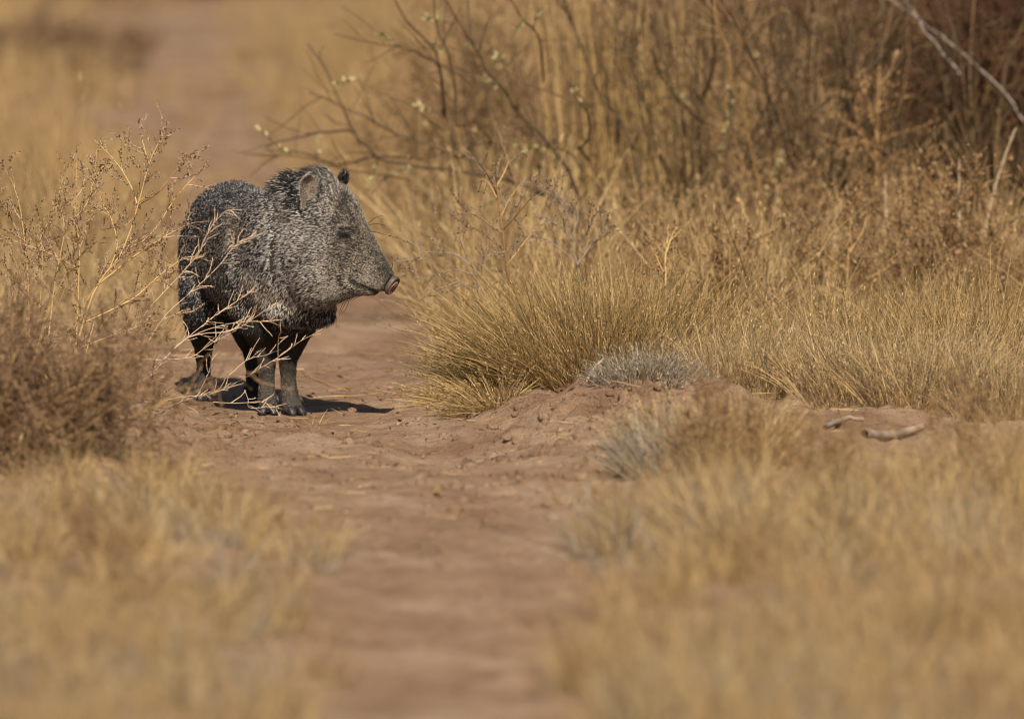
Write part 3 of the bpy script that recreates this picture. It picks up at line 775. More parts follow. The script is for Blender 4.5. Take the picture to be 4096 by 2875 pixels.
# -- low dark brush far up on the left
d1 = dome_shrub('low_brush', on_ground(-1.72, 51.0), 'low grey brown brush cut by the left edge in the band across the far grass', 'brush', .17, .40, 26, 10, 5,
                (M['bark'], M['weed_seed'], M['weed_seed']), (.004, .0024, .002), (120, .011), 'low brush in the band across the far left grass', .6)
for i, (x, y, s) in enumerate([(-1.56, 51.6, .9), (-1.62, 51.0, .6), (-1.9, 50.8, 1.0), (-1.6, 50.2, .7), (-1.75, 58.0, 1.2), (-1.35, 59.5, 1.0), (-1.05, 60.5, 1.0)]):
    copy_tree(d1, on_ground(x, y), R.uniform(0, 6.28), (s, s, s * .85),
              ['second low brush from the left edge in the far band', 'low brush at the track end of the far band', 'low dark brush behind the left edge one', 'small low brush in front of the far band', 'brush clump at the top left corner of the grass', 'brush clump at the top edge left of the track', 'brush clump at the top edge beside the track'][i])

# ------------------------------------------------------------------ grass tussocks that stand as things of their own
def tussock(label, x, d, rx, ry, h, n, mat, lean_out=.55, tilt=(0, 0), w=.0024, seeds=.32, cat='grass tussock', group=None, flat=0.):
    X = (x - 2048) * PXA * d; root = root_at('grass_tussock', on_ground(X, d), label, cat, group)
    g = Geo(); r = np.sqrt(R.uniform(0, 1, n)); a = R.uniform(0, 6.283, n)
    bx = r * np.cos(a) * rx; by = r * np.sin(a) * ry
    B = np.stack([bx, by, height(X + bx, d + by) - root.location.z - .008], 1)
    l = lean_out * r * R.uniform(.5, 1.3, n)
    D = np.stack([np.cos(a) * l + tilt[0] + R.normal(0, .27, n), np.sin(a) * l + tilt[1] + R.normal(0, .27, n), np.full(n, 1.0 - flat)], 1)
    L = h * R.uniform(.45, 1.08, n) * (1 - .25 * r ** 2)
    bend = D * np.array([1, 1, 0]) * R.uniform(0, .5, n)[:, None] + np.stack([0 * a, 0 * a, -R.uniform(0, .25, n) * (.4 + r)], 1) + R.normal(0, .05, (n, 3))
    tone = np.clip(R.beta(1.1, 1.1, n), 0, 1)
    g.blades(B, D, L, w * R.uniform(.55, 1.25, n), bend, 4, tone)
    obj('blades', g.mesh('blades', mat), root, kind='stuff')
    k = R.uniform(0, 1, n) < seeds; s = Geo(); Dn = D / np.linalg.norm(D, axis=1)[:, None]
    for t in (.55, .66, .76, .84, .92, .98):
        P = (B + Dn * (L * t)[:, None] + bend * (L * t * t)[:, None])[k]
        s.bits(P, R.uniform(.005, .011, len(P)), Dn[k] + R.normal(0, .5, (len(P), 3)), R.uniform(0, 1, len(P)), .13)
    if s.n: obj('seed_heads', s.mesh('seed_heads', mat), root, kind='stuff')
    return root
tussock('big rounded olive straw tussock leaning left beside the track, right of the animal', 2330, 33.25, .20, .30, .335, 4000, M['tussock'], .6, (-.2, -.12))
tussock('dark green left end of the big tussock mound, drooping to the track', 2060, 33.35, .12, .18, .18, 1700, M['olive'], .75, (-.5, -.15))  # greener, darker olive is this grass's own colour
tussock('right shoulder of the tussock mound with upright golden blades', 2600, 33.45, .20, .26, .33, 2700, M['tussock'], .5, (.02, -.06))
tussock('flattened straw tuft drooping onto the track left of the big tussock', 1900, 33.1, .05, .09, .15, 420, M['tussock'], .8, (-.75, -.5), flat=.45)
tussock('small crushed tuft below the big tussock at the edge of the dirt', 1960, 32.62, .06, .08, .13, 420, M['tussock'], 1.0, (-.55, -.35), flat=.35)
G2 = None
for lab, x, d, rx, ry, h, n, mt in (
    ('wide greyish tussock at the right edge above the bare dirt', 4030, 32.05, .14, .2, .19, 1500, 'grey_grass'),
    ('grey bladed tussock left of the one at the right edge', 3720, 32.25, .15, .2, .235, 1600, 'grey_grass'),
    ('straw tussock with grey foot left of the fallen grey log', 3420, 32.5, .15, .22, .21, 1500, 'grey_grass'),
    ('pale straw tussock between the mound and the grey bladed ones', 3060, 32.75, .17, .24, .25, 1600, 'grey_grass'),
    ('upright gold tussock directly right of the tussock mound', 2800, 33.0, .13, .22, .20, 1300, 'grey_grass'),
    ('golden tussock behind the grey bladed right row, at the edge', 3900, 33.2, .2, .28, .33, 1700, 'tussock'),
    ('golden tussock behind the straw tussock with grey foot', 3540, 33.5, .2, .3, .29, 1600, 'tussock')):
    tussock(lab, x, d, rx, ry, h, n, M[mt], .42, (R.normal(0, .05), -.05), .0023, .25)
tussock('small grey tuft on the dirt berm in front of the tussock mound', 2580, 32.3, .12, .10, .09, 800, M['silver_grass'], .9, (0, -.1))
tussock('blurred grey tuft at the right side of the track below the berm', 2640, 31.1, .08, .10, .13, 700, M['grey_grass'], .6, (-.2, -.1))
tussock('tiny yellow tuft of splayed straw in front of the animal\'s hooves', 1262, 32.72, .012, .012, .058, 16, M['gold'], 1.3, (.1, -.1), .0035, .0)
tussock('tiny broken straw tuft left of the splayed one by the hooves', 1195, 32.66, .012, .012, .045, 12, M['gold'], 1.0, (0, -.1), .0035, .0)

tussock('blurred golden tussock plume rising before the grey logs in the right foreground', 2960, 30.6, .10, .14, .25, 900, M['gold'], .4, (0, 0), .003)
tussock('blurred grey tussock on the right side of the track, before the berm', 2690, 30.75, .10, .14, .18, 900, M['silver_grass'], .5, (-.1, 0), .003)
tussock('blurred straw tussock at the track edge in the near right foreground', 2540, 28.4, .08, .12, .16, 600, M['gold'], .55, (-.1, 0), .003)
# a broad dead blade leaning in front of the tussock
def lone(name, label, cat, pts, d, r, mat):
    P = densify(np.array([at(x, y, d) for x, y in pts]), 3); org = np.array([P[0][0], d, P[0][2]])
    g = Geo(); g.tube(P, np.linspace(r[0], r[1], len(P)), 5, .6); me = g.mesh(name, mat, org)
    o = obj(name, me, label=label, category=cat); o.location = org; return o
lone('dead_blade', 'single broad pale dead blade leaning right in front of the tussock', 'grass blade', [(2275, 1660), (2330, 1560), (2372, 1480), (2415, 1435)], 32.75, (.0042, .0030), M['white_cane'])
def lying(name, label, cat, pts, r, mat, lift=.004):
    P = []
    for x, y in pts:
        d = ray_d(y)
        for _ in range(4):
            z = float(height((x - 2048) * PXA * d, d)); d = (CAM_H - z) / math.tan(PITCH + (y - 1437.5) * PXA)
        X = (x - 2048) * PXA * d; P.append((X, d, float(height(X, d)) + lift))
    P = densify(P, 4); P[:, 2] = np.maximum(P[:, 2], height(P[:, 0], P[:, 1]) + r[0] * .5)
    org = P[0].copy(); g = Geo(); g.tube(P, np.linspace(r[0], r[1], len(P)), 6, .5)
    o = obj(name, g.mesh(name, mat, org), label=label, category=cat); o.location = org
lying('log', 'weathered grey log lying on the dirt below the right tussocks', 'log', [(3460, 1752), (3560, 1760), (3690, 1778)], (.012, .008), M['log'], .008)
lying('log', 'shorter pale grey log behind the weathered one, at the tussock feet', 'log', [(3300, 1700), (3380, 1706), (3460, 1704)], (.007, .005), M['log'], .005)
lying('stick', 'thin bent grey stick lying on the right side of the track', 'stick', [(1828, 1872), (1900, 1858), (1980, 1832), (2060, 1805)], (.0042, .002), M['log'])
lying('stick', 'short dark stick on the crust left of the track', 'stick', [(905, 1760), (960, 1756), (1010, 1757)], (.003, .002), M['bark'])
lying('straw', 'bright yellow dry leaf lying alone on the middle of the track', 'leaf', [(1742, 1958), (1752, 1968), (1762, 1982)], (.0055, .003), M['gold'])
lying('straw', 'long pale straw lying behind the animal\'s shadow', 'straw', [(1240, 1515), (1330, 1530), (1420, 1556), (1500, 1562)], (.0010, .0007), M['weed_stem'])
lying('straw', 'straw stalk lying beyond the tip of the animal\'s shadow', 'straw', [(1330, 1592), (1420, 1588), (1540, 1572), (1600, 1556)], (.0010, .0007), M['weed_stem'])
lone('dry_leaf', 'curled upright tan leaf standing on the track right of the shadow', 'leaf', [(1602, 1722), (1608, 1700), (1620, 1672)], 32.55, (.0042, .0012), M['gold'])

#@@ANIMAL@@
# ------------------------------------------------------------------ the javelina
from mathutils.bvhtree import BVHTree
S_ = 0.000403
def A(cx, cy, Y):                       # close-up pixel + depth behind the front feet -> point relative to the feet
    return np.array([(cx - 690) * S_, Y, (1525 - cy) * S_ - .0667 * Y])
def proj(P):                            # and back
    return P[..., 0] / S_ + 690, 1525 - (P[..., 2] + .0667 * P[..., 1]) / S_
jav = root_at('javelina', (AX, AY, 0), 'grizzled black grey collared javelina standing on the dirt track with head turned in profile', 'javelina')

def loft(rings, n=28, ex=2.3):
    """rings: (centre, side half-vector, up half-vector, down scale); closed with end fans"""
    a = np.arange(n) * 2 * math.pi / n
    c = np.sign(np.cos(a)) * np.abs(np.cos(a)) ** (2 / ex); s = np.sign(np.sin(a)) * np.abs(np.sin(a)) ** (2 / ex)
    V = []
    for C, S, U in rings:
        V.append(C[None] + c[:, None] * S[None] + s[:, None] * U[None])
    V = np.concatenate(V); m = len(rings)
    i = np.arange(m - 1)[:, None] * n; j = np.arange(n)[None]; k = (j + 1) % n
    Q = np.stack([i + j, i + k, i + n + k, i + n + j], -1).reshape(-1, 4)
    V = np.vstack([V, rings[0][0], rings[-1][0]])
    jj = np.arange(n); kk = (jj + 1) % n
    T = np.concatenate([np.stack([kk, jj, np.full(n, m * n)], 1), np.stack([jj + (m - 1) * n, kk + (m - 1) * n, np.full(n, m * n + 1)], 1)])
    # orient outward
    def vol(V, T): return np.einsum('ij,ij->', V[T[:, 0]], np.cross(V[T[:, 1]], V[T[:, 2]]))
    allT = np.concatenate([Q[:, [0, 1, 2]], Q[:, [0, 2, 3]], T]); V0 = V - V.mean(0)
    if vol(V0, allT) < 0: Q = Q[:, ::-1]; T = T[:, ::-1]
    return V, Q, T
def tube_loft(P, rad, n=18, sub=3, flat=1.0):
    P = np.asarray(P, float); rad = np.asarray(rad, float)
    t = np.linspace(0, 1, len(P)); P2 = densify(P, sub); t2 = np.linspace(0, 1, len(P2)); r2 = np.interp(t2, t, rad)
    T = np.gradient(P2, axis=0); T /= np.linalg.norm(T, axis=1)[:, None]
    out = []
    for p, d, r in zip(P2, T, r2):
        s = np.cross(d, (0.25, -.97, .1)); s /= np.linalg.norm(s); u = np.cross(d, s)
        out.append((p, s * r, u * r * flat))
    return loft(out, n, 2)
parts = []
fw = np.array([math.sin(math.radians(15)), -math.cos(math.radians(15)), 0.]); rt = np.array([fw[1], -fw[0], 0.])   # forward; the animal's right
def TP(u): return np.array([0, .03, 0]) - fw * u
tr = []
for u, w, zt, zb in ((.60, .030, .44, .36), (.575, .075, .480, .30), (.52, .100, .505, .262), (.44, .112, .516, .235), (.34, .116, .508, .222), (.24, .118, .496, .212),
                     (.14, .116, .498, .206), (.05, .114, .508, .203), (-.03, .108, .512, .208), (-.09, .094, .500, .220), (-.135, .060, .45, .27)):
    c = TP(u); c[2] = (zt + zb) / 2; tr.append((c, rt * w, np.array([0, 0, (zt - zb) / 2])))
parts.append(loft(tr, 32, 2.25))
# neck and head, traced from the profile: top, bottom, half width
hd = np.array([math.cos(math.radians(17)), -math.sin(math.radians(17)), 0]); lat = np.array([hd[1], -hd[0], 0])   # lat points to the camera
def HY(cx): return -.095 - max(0, (cx - 690) * S_ - .06) * .30
hp = [((700, 215), (640, 985), .095, .015), ((790, 172), (735, 985), .100, -.03), ((890, 168), (830, 975), .098, -.07), ((1000, 168), (890, 945), .090, None), ((1078, 212), (945, 915), .083, None),
      ((1138, 305), (1010, 885), .074, None), ((1178, 405), (1075, 858), .061, None), ((1222, 485), (1130, 842), .050, None), ((1262, 560), (1180, 836), .041, None),
      ((1300, 625), (1220, 836), .036, None), ((1330, 682), (1252, 832), .032, None), ((1352, 722), (1284, 820), .027, None)]
hr = []
for i, (t, b, w, Y) in enumerate(hp):
    pt = A(*t, Y if Y is not None else HY(t[0])); pb = A(*b, Y if Y is not None else HY(b[0]))
    k = min(1, i / 3.0); side = lat * k + np.array([rt[0], rt[1], 0]) * -(1 - k) * 0 + lat * (1 - k)
    hr.append(((pt + pb) / 2, side / np.linalg.norm(side) * w, (pt - pb) / 2))
parts.append(loft(hr, 32, 2.2))
# cheek / jowl swell and brow
def ball(c, r):
    rr = np.asarray(r, float) * np.ones(3); rings = []
    for th in np.linspace(.12, math.pi - .12, 9):
        rings.append((np.asarray(c) + np.array([0, 0, math.cos(th) * rr[2]]), np.array([math.sin(th) * rr[0], 0, 0]), np.array([0, math.sin(th) * rr[1], 0])))
    return loft(rings, 18, 2)
parts.append(ball(A(930, 720, -.145), (.072, .05, .068)))
parts.append(ball(A(800, 900, -.055), (.085, .07, .042)))
# shoulders, haunches
parts.append(ball(TP(.04) + rt * .075 + (0, 0, .33), (.06, .085, .115))); parts.append(ball(TP(.04) - rt * .075 + (0, 0, .33), (.06, .085, .115)))
parts.append(ball(TP(.45) + rt * .068 + (0, 0, .35), (.062, .10, .12))); parts.append(ball(TP(.45) - rt * .068 + (0, 0, .35), (.062, .10, .12)))
# legs
legs = {
 'fr': ([A(560, 880, .03), A(592, 1010, .02), A(605, 1110, .03), A(612, 1205, .015), A(612, 1300, .01), A(612, 1400, .0), A(618, 1470, -.005), A(622, 1505, -.012)], [.060, .052, .037, .0215, .0175, .0195, .0225, .018]),
 'fl': ([A(745, 880, .01), A(756, 1010, .0), A(752, 1100, .012), A(736, 1200, .0), A(736, 1300, .0), A(742, 1400, -.005), A(758, 1470, -.01), A(770, 1500, -.02)], [.060, .050, .036, .0215, .0180, .0200, .0225, .018]),
 'rr': ([A(270, 760, .42), A(250, 900, .40), A(232, 1010, .43), A(222, 1120, .49), A(222, 1230, .485), A(224, 1330, .475), A(226, 1400, .47), A(228, 1440, .455)], [.075, .062, .042, .023, .0165, .0165, .020, .016]),
 'rl': ([A(480, 800, .40), A(500, 930, .37), A(508, 1040, .38), A(510, 1140, .425), A(514, 1240, .42), A(518, 1350, .405), A(520, 1430, .40), A(522, 1468, .385)], [.075, .062, .044, .024, .0175, .0175, .021, .017]),
}
for P, r in legs.values(): parts.append(tube_loft(P, r, 18, 3))
V = []; Q = []; T = []; o = 0
for v, q, t in parts: V.append(v); Q.append(q + o); T.append(t + o); o += len(v)
raw = make_mesh('raw', np.concatenate(V), [np.concatenate(Q), np.concatenate(T)])
tmp = obj('raw', raw)
md = tmp.modifiers.new('r', 'REMESH'); md.mode = 'VOXEL'; md.voxel_size = .0055
md = tmp.modifiers.new('s', 'SMOOTH'); md.factor = .5; md.iterations = 7
dg = bpy.context.evaluated_depsgraph_get(); dg.update()
body = bpy.data.meshes.new_from_object(tmp.evaluated_get(dg)); bpy.data.objects.remove(tmp)
body.name = 'body'
def co(me): 
    a = np.empty(len(me.vertices) * 3, np.float32); me.vertices.foreach_get('co', a); return a.reshape(-1, 3).astype(float)
def nrm(me):
    a = np.empty(len(me.vertices) * 3, np.float32); me.vertices.foreach_get('normal', a); return a.reshape(-1, 3).astype(float)
def seg_dist(x, y, pts):
    best = np.full(x.shape, 1e9)
    for (x0, y0), (x1, y1) in zip(pts[:-1], pts[1:]):
        dx, dy = x1 - x0, y1 - y0; t = np.clip(((x - x0) * dx + (y - y0) * dy) / (dx * dx + dy * dy), 0, 1)
        best = np.minimum(best, np.hypot(x - x0 - t * dx, y - y0 - t * dy))
    return best
BV = co(body); BN = nrm(body); cx, cy = proj(BV)
fac = BN[:, 1] < .1
mouth = [(1110, 745), (1150, 778), (1205, 800), (1255, 818), (1285, 822)]
push = .0045 * np.exp(-(seg_dist(cx, cy, mouth) / 11) ** 2) * (BV[:, 0] > .1)
push += .005 * np.exp(-((cx - 1058) / 34) ** 2 - ((cy - 488) / 22) ** 2) * fac
push -= .006 * np.exp(-((cx - 1050) / 50) ** 2 - ((cy - 448) / 16) ** 2) * fac        # brow
push += .012 * np.exp(-((cx - 818) / 26) ** 2 - ((cy - 325) / 34) ** 2) * (BN[:, 1] < -.2)
BV = BV - BN * push[:, None]
body.vertices.foreach_set('co', BV.astype(np.float32).ravel()); body.update()
body.polygons.foreach_set('use_smooth', np.ones(len(body.polygons), bool))
body.materials.clear(); body.materials.append(M['skin'])
obj('body', body, jav)
polys = [tuple(p.vertices) for p in body.polygons]
bvh = BVHTree.FromPolygons([tuple(v) for v in BV], polys)
def surf(px, py):                       # first skin point seen at this close-up pixel
    o_ = A(px, py, -.6); d = A(px, py, .6) - o_
    loc, n, i, _ = bvh.ray_cast(Vector(o_), Vector(d).normalized())
    return (np.array(loc), np.array(n)) if loc is not None else (None, None)

# fur ------------------------------------------------------------------
anch = [  # close-up x, y, depth, lie of the hair
    (1310, 690, -.16, (-.75, .1, .5)), (1240, 540, -.15, (-.65, .1, .7)), (1150, 360, -.12, (-.65, .15, .72)), (1060, 230, -.10, (-.75, .25, .55)), (960, 150, -.08, (-.9, .35, .25)),
    (1050, 470, -.16, (-.9, .2, .25)), (1180, 640, -.17, (-.9, .2, .12)), (920, 650, -.17, (-.95, .2, -.2)), (1100, 790, -.17, (-.97, .2, -.05)), (1230, 780, -.18, (-.95, .15, .15)),
    (790, 450, -.13, (-.95, .25, -.08)), (900, 900, -.10, (-.45, .1, -.85)), (740, 930, -.07, (-.25, .1, -.95)), (640, 520, -.07, (-.85, .4, -.38)), (600, 780, -.05, (-.45, .25, -.85)),
    (480, 650, .02, (-.45, .65, -.6)), (600, 260, .0, (-.65, .75, -.05)), (800, 150, -.04, (-.88, .45, .15)), (470, 430, .05, (-.4, .85, -.3)),
    (430, 170, .35, (-.25, .95, .0)), (330, 330, .30, (-.3, .9, -.3)), (200, 600, .40, (-.25, .7, -.65)), (300, 800, .30, (-.2, .5, -.85)), (180, 380, .5, (-.1, .6, -.7)),
    (610, 1150, .0, (0, .12, -1)), (740, 1150, .0, (0, .12, -1)), (225, 1150, .47, (0, .15, -1)), (515, 1150, .41, (0, .15, -1)), (610, 1350, .0, (0, .1, -1)), (740, 1350, .0, (0, .1, -1)), (600, 960, .0, (-.15, .15, -1)), (450, 940, .2, (-.1, .4, -.9))]
AP = np.array([A(a, b, c) for a, b, c, d in anch]); AD = np.array([np.array(d) / np.linalg.norm(d) for *_, d in anch])
tri = np.array([(p[0], p[i], p[i + 1]) for p in polys for i in range(1, len(p) - 1)])
PA, PB, PC = BV[tri[:, 0]], BV[tri[:, 1]], BV[tri[:, 2]]
FN = np.cross(PB - PA, PC - PA); area = np.linalg.norm(FN, axis=1) / 2; FN /= np.linalg.norm(FN, axis=1)[:, None] + 1e-12
BN = nrm(body)
NH = 480000
# finer, denser hair on the face
fcx, fcy = proj((PA + PB + PC) / 3)
wgt = area * np.where((fcx > 930) & (fcy < 880), 2.6, 1.0) * np.where(fcx > 1160, 1.6, 1.0)
wgt *= np.where(fcy > 1050, 2.6, 1.0)
ti = R.choice(len(tri), NH, p=wgt / wgt.sum())
u = R.uniform(0, 1, NH); v = R.uniform(0, 1, NH); k = u + v > 1; u[k] = 1 - u[k]; v[k] = 1 - v[k]
P0 = PA[ti] + (PB - PA)[ti] * u[:, None] + (PC - PA)[ti] * v[:, None]
N0 = BN[tri[ti, 0]] * (1 - u - v)[:, None] + BN[tri[ti, 1]] * u[:, None] + BN[tri[ti, 2]] * v[:, None]; N0 /= np.linalg.norm(N0, axis=1)[:, None]
cx, cy = proj(P0)
NC = A(1352, 785, HY(1352))            # nose disc centre
keep = (np.linalg.norm(P0 - NC, axis=1) > .023) & (P0[:, 2] > .012)
keep &= ~((((cx - 1062) / 30) ** 2 + ((cy - 490) / 15) ** 2 < 1) & (N0[:, 1] < 0))
P0, N0, cx, cy = P0[keep], N0[keep], cx[keep], cy[keep]; n = len(P0)
W = np.zeros((n, len(AP)))
for i in range(len(AP)): W[:, i] = 1 / (((P0 - AP[i]) ** 2).sum(1) + 2e-4) ** 2
F = W @ AD / W.sum(1)[:, None]
F -= N0 * (F * N0).sum(1)[:, None]; F /= np.linalg.norm(F, axis=1)[:, None] + 1e-9
leg = smooth(960, 1090, cy); head = smooth(900, 1030, cx + (cy - 500) * .12) * (1 - leg) * (cy < 900)
snout = smooth(1180, 1330, cx)
Lh = .025 * (1 - head) + .010 * head; Lh = Lh * (1 - .5 * snout * head); Lh = Lh * (1 - leg) + .010 * leg
jowl = np.exp(-((cx - 880) / 170) ** 2 - ((cy - 910) / 90) ** 2); Lh = Lh + .014 * jowl * (1 - leg)
crest = np.exp(-(seg_dist(cx, cy, [(680, 200), (790, 160), (900, 150), (1000, 165)]) / 34) ** 2) * (N0[:, 2] > .1)
ridge = np.exp(-(((P0 - TP(0)) @ rt) / .035) ** 2) * (P0[:, 2] > .47) * (P0[:, 0] < .05)
Lh = Lh + .044 * crest + .014 * ridge * (1 - crest)
Lh = Lh * R.uniform(.6, 1.2, n)
lift = .20 + .07 * R.normal(size=n) + .75 * crest * R.uniform(.1, 1.1, n) + .08 * ridge - .04 * head + .22 * jowl + .06 * leg + .12 * snout * head
D = F + N0 * lift[:, None] + R.normal(0, .085, (n, 3)); D /= np.linalg.norm(D, axis=1)[:, None]
# clumping into locks
cl = np.stack([noise(P0[:, 0] + P0[:, 1] * .7, P0[:, 2], .012, 71), noise(P0[:, 0], P0[:, 2] + P0[:, 1], .014, 72), noise(P0[:, 1], P0[:, 2] + P0[:, 0], .013, 73)], 1)
D += cl * (.15 * (1 - .4 * head))[:, None]; D -= N0 * np.minimum(0, (D * N0).sum(1) - .06)[:, None]; D /= np.linalg.norm(D, axis=1)[:, None]
tt = np.array([0, .3, .65, 1.0])
HP = P0[:, None] - N0[:, None] * .001 + D[:, None] * (Lh[:, None] * tt)[..., None] - (N0 * .12 + np.array([0, 0, .07]))[:, None] * (Lh[:, None] * tt ** 2)[..., None]
rad = np.stack([np.full(n, .00055), np.full(n, .00055), np.full(n, .00042), np.full(n, .00014)], 1) * (1 - .25 * head - .35 * leg)[:, None] * .8 * R.uniform(.75, 1.2, (n, 1))
# how much of each hair is pale, and how brown
collar = np.exp(-(seg_dist(cx, cy, [(415, 330), (425, 450), (440, 640), (540, 760), (640, 830), (760, 880)]) / 42) ** 2) * (P0[:, 1] < .2)
pale = .15 + .20 * smooth(420, 700, cx) * (cy < 900) + .05 * head - .10 * np.exp(-(seg_dist(cx, cy, [(1090, 220), (1180, 370), (1260, 520), (1330, 660)]) / 60) ** 2) - .06 * np.exp(-((cx - 1020) / 90) ** 2 - ((cy - 300) / 90) ** 2)
pale = pale + .24 * collar + .16 * np.exp(-((cx - 760) / 120) ** 2 - ((cy - 480) / 110) ** 2)
pale = pale + .22 * np.exp(-((cx - 1110) / 130) ** 2 - ((cy - 740) / 95) ** 2)                 # jaw
pale = pale - .07 * np.exp(-((cx - 1270) / 70) ** 2 - ((cy - 650) / 70) ** 2) - .25 * np.exp(-((cx - 1335) / 34) ** 2 - ((cy - 765) / 70) ** 2)
pale = pale - .30 * np.exp(-(seg_dist(cx, cy, mouth) / 13) ** 2)
pale = pale - .26 * np.exp(-(seg_dist(cx, cy, [(795, 310), (806, 200), (868, 122), (935, 165), (955, 260)]) / 20) ** 2) * (N0[:, 1] < .3) - .22 * crest - .05 * ridge - .35 * np.exp(-((cx - 822) / 24) ** 2 - ((cy - 330) / 34) ** 2)
pale = pale + .10 * noise(P0[:, 0] + P0[:, 1] * .6, P0[:, 2], .05, 75) + .10 * noise(P0[:, 0] + P0[:, 1] * .6, P0[:, 2], .010, 76) + .34 * noise(P0[:, 0] + P0[:, 1] * .6, P0[:, 2] + P0[:, 1] * .3, .0042, 79) * .45
legp = -.01 + .09 * smooth(1180, 1340, cy) * (P0[:, 1] < .2) - .1 * smooth(1000, 1060, cy) * (cy < 1180)
pale = pale * (1 - leg) + (legp + .06 * noise(P0[:, 0], P0[:, 2], .02, 77)) * leg
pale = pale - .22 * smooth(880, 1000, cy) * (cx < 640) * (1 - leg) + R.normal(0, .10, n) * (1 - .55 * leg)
warm = np.clip(.08 + .34 * head + .35 * leg + .25 * collar - .3 * (P0[:, 1] > .15) + .5 * noise(P0[:, 0], P0[:, 2], .06, 78), 0, 1)
rust = np.exp(-((cx - 1058) / 34) ** 2 - ((cy - 524) / 14) ** 2) * (N0[:, 1] < 0)
pale = np.maximum(pale, rust * .9)

def hair(name, P, rad, attrs, mat, parent):
    n, m = P.shape[:2]
    hc = bpy.data.hair_curves.new(name); hc.add_curves([m] * n)
    hc.attributes['position'].data.foreach_set('vector', P.astype(np.float32).ravel())
    ra = hc.attributes.get('radius') or hc.attributes.new('radius', 'FLOAT', 'POINT')
    ra.data.foreach_set('value', rad.astype(np.float32).ravel())
    for k, vv in attrs.items():
        a = hc.attributes.new(k, 'FLOAT', 'CURVE'); a.data.foreach_set('value', np.asarray(vv, np.float32))
    hc.materials.append(mat)
    o = bpy.data.objects.new(name, hc); COL.objects.link(o); o.parent = parent; return o
def fur_mat():
    m, nt, out = new_mat('banded bristle'); L = nt.links.new; N = nt.nodes.new
    def at_(nm): x = N('ShaderNodeAttribute'); x.attribute_name = nm; return x.outputs['Fac']
    def mth(op, a, b=None, c=None):
        x = N('ShaderNodeMath'); x.operation = op
        for i, q in enumerate((a, b, c)):
            if q is None: continue
            if isinstance(q, (int, float)): x.inputs[i].default_value = q
            else: L(q, x.inputs[i])
        return x.outputs[0]
    hi = N('ShaderNodeHairInfo')
    ph = mth('FRACT', mth('MULTIPLY_ADD', hi.outputs['Intercept'], 1.15, at_('rnd')))
    d = mth('SUBTRACT', at_('pale'), ph)
    band = N('ShaderNodeMapRange'); band.interpolation_type = 'SMOOTHSTEP'
    L(d, band.inputs[0]); band.inputs[1].default_value = -.06; band.inputs[2].default_value = .06
    def mix(f, c0, c1):
        x = N('ShaderNodeMix'); x.data_type = 'RGBA'
        if isinstance(f, (int, float)): x.inputs[0].default_value = f
        else: L(f, x.inputs[0])
        for i, c in ((6, c0), (7, c1)):
            if isinstance(c, tuple): x.inputs[i].default_value = (*c, 1)
            else: L(c, x.inputs[i])
        return x.outputs[2]
    light = mix(at_('warm'), (.70, .665, .63), (.62, .49, .34))
    light = mix(at_('rust'), light, (.36, .19, .08))
    dark = mix(at_('warm'), (.013, .013, .016), (.030, .022, .015))
    col = mix(band.outputs[0], dark, light)
    p = N('ShaderNodeBsdfPrincipled'); p.inputs['Roughness'].default_value = .45; p.inputs['Specular IOR Level'].default_value = .35
    L(col, p.inputs['Base Color']); L(p.outputs[0], out.inputs[0]); return m
M['fur'] = fur_mat()
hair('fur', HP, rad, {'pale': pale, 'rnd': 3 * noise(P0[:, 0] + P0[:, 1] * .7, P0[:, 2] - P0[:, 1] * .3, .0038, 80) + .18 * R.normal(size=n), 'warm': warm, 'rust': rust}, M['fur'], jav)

# ears ------------------------------------------------------------------
def ear(base, tip, hw, Yb, Yt, lean, mat, cup, label=None):
    """a cupped leaf of skin with thickness; returns its front surface grid"""
    nu, nv = 14, 11; G = np.zeros((nu, nv, 3))
    for i, tu in enumerate(np.linspace(0, 1, nu)):
        c = (base[0] + (tip[0] - base[0]) * tu + lean * math.sin(tu * math.pi), base[1] + (tip[1] - base[1]) * tu)
        w = hw * (.80 + .55 * tu) * math.sqrt(max(0.0, 1 - max(0, (tu - .42) / .58) ** 2.3)) if tu < 1 else hw * .05
        for j, tv in enumerate(np.linspace(-1, 1, nv)):
            Y = Yb + (Yt - Yb) * tu + cup * (1 - tv * tv) * (1 - .55 * tu) - .004 * (tv < 0) * tv * tv
            G[i, j] = A(c[0] + tv * w, c[1] + 10 * tv * tv * tu, Y)
    back = G + np.array([0, .005, 0]) * (1 - .5 * np.abs(np.linspace(-1, 1, nv)))[None, :, None]
    V = np.concatenate([G.reshape(-1, 3), back.reshape(-1, 3)]); m = nu * nv; idx = np.arange(m).reshape(nu, nv)
    q = np.stack([idx[:-1, :-1], idx[:-1, 1:], idx[1:, 1:], idx[1:, :-1]], -1).reshape(-1, 4)
    rim = list(idx[:, 0]) + list(idx[-1, 1:]) + list(idx[::-1, -1][1:]) + list(idx[0, ::-1][1:-1])
    rq = np.array([(rim[a], rim[(a + 1) % len(rim)], rim[(a + 1) % len(rim)] + m, rim[a] + m) for a in range(len(rim))])
    o = obj('ear', make_mesh('ear', V, [q[:, ::-1], q + m, rq], mat), jav)
    return o, G
sp, _ = surf(860, 300)
yb = (sp[1] if sp is not None else -.16)
e1, G1 = ear((862, 345), (872, 138), 47, yb - .006, yb - .026, 0, M['ear_skin'], .018)
e2, Gf = ear((1028, 250), (1062, 134), 19, -.045, -.055, 4, M['skin'], .010)
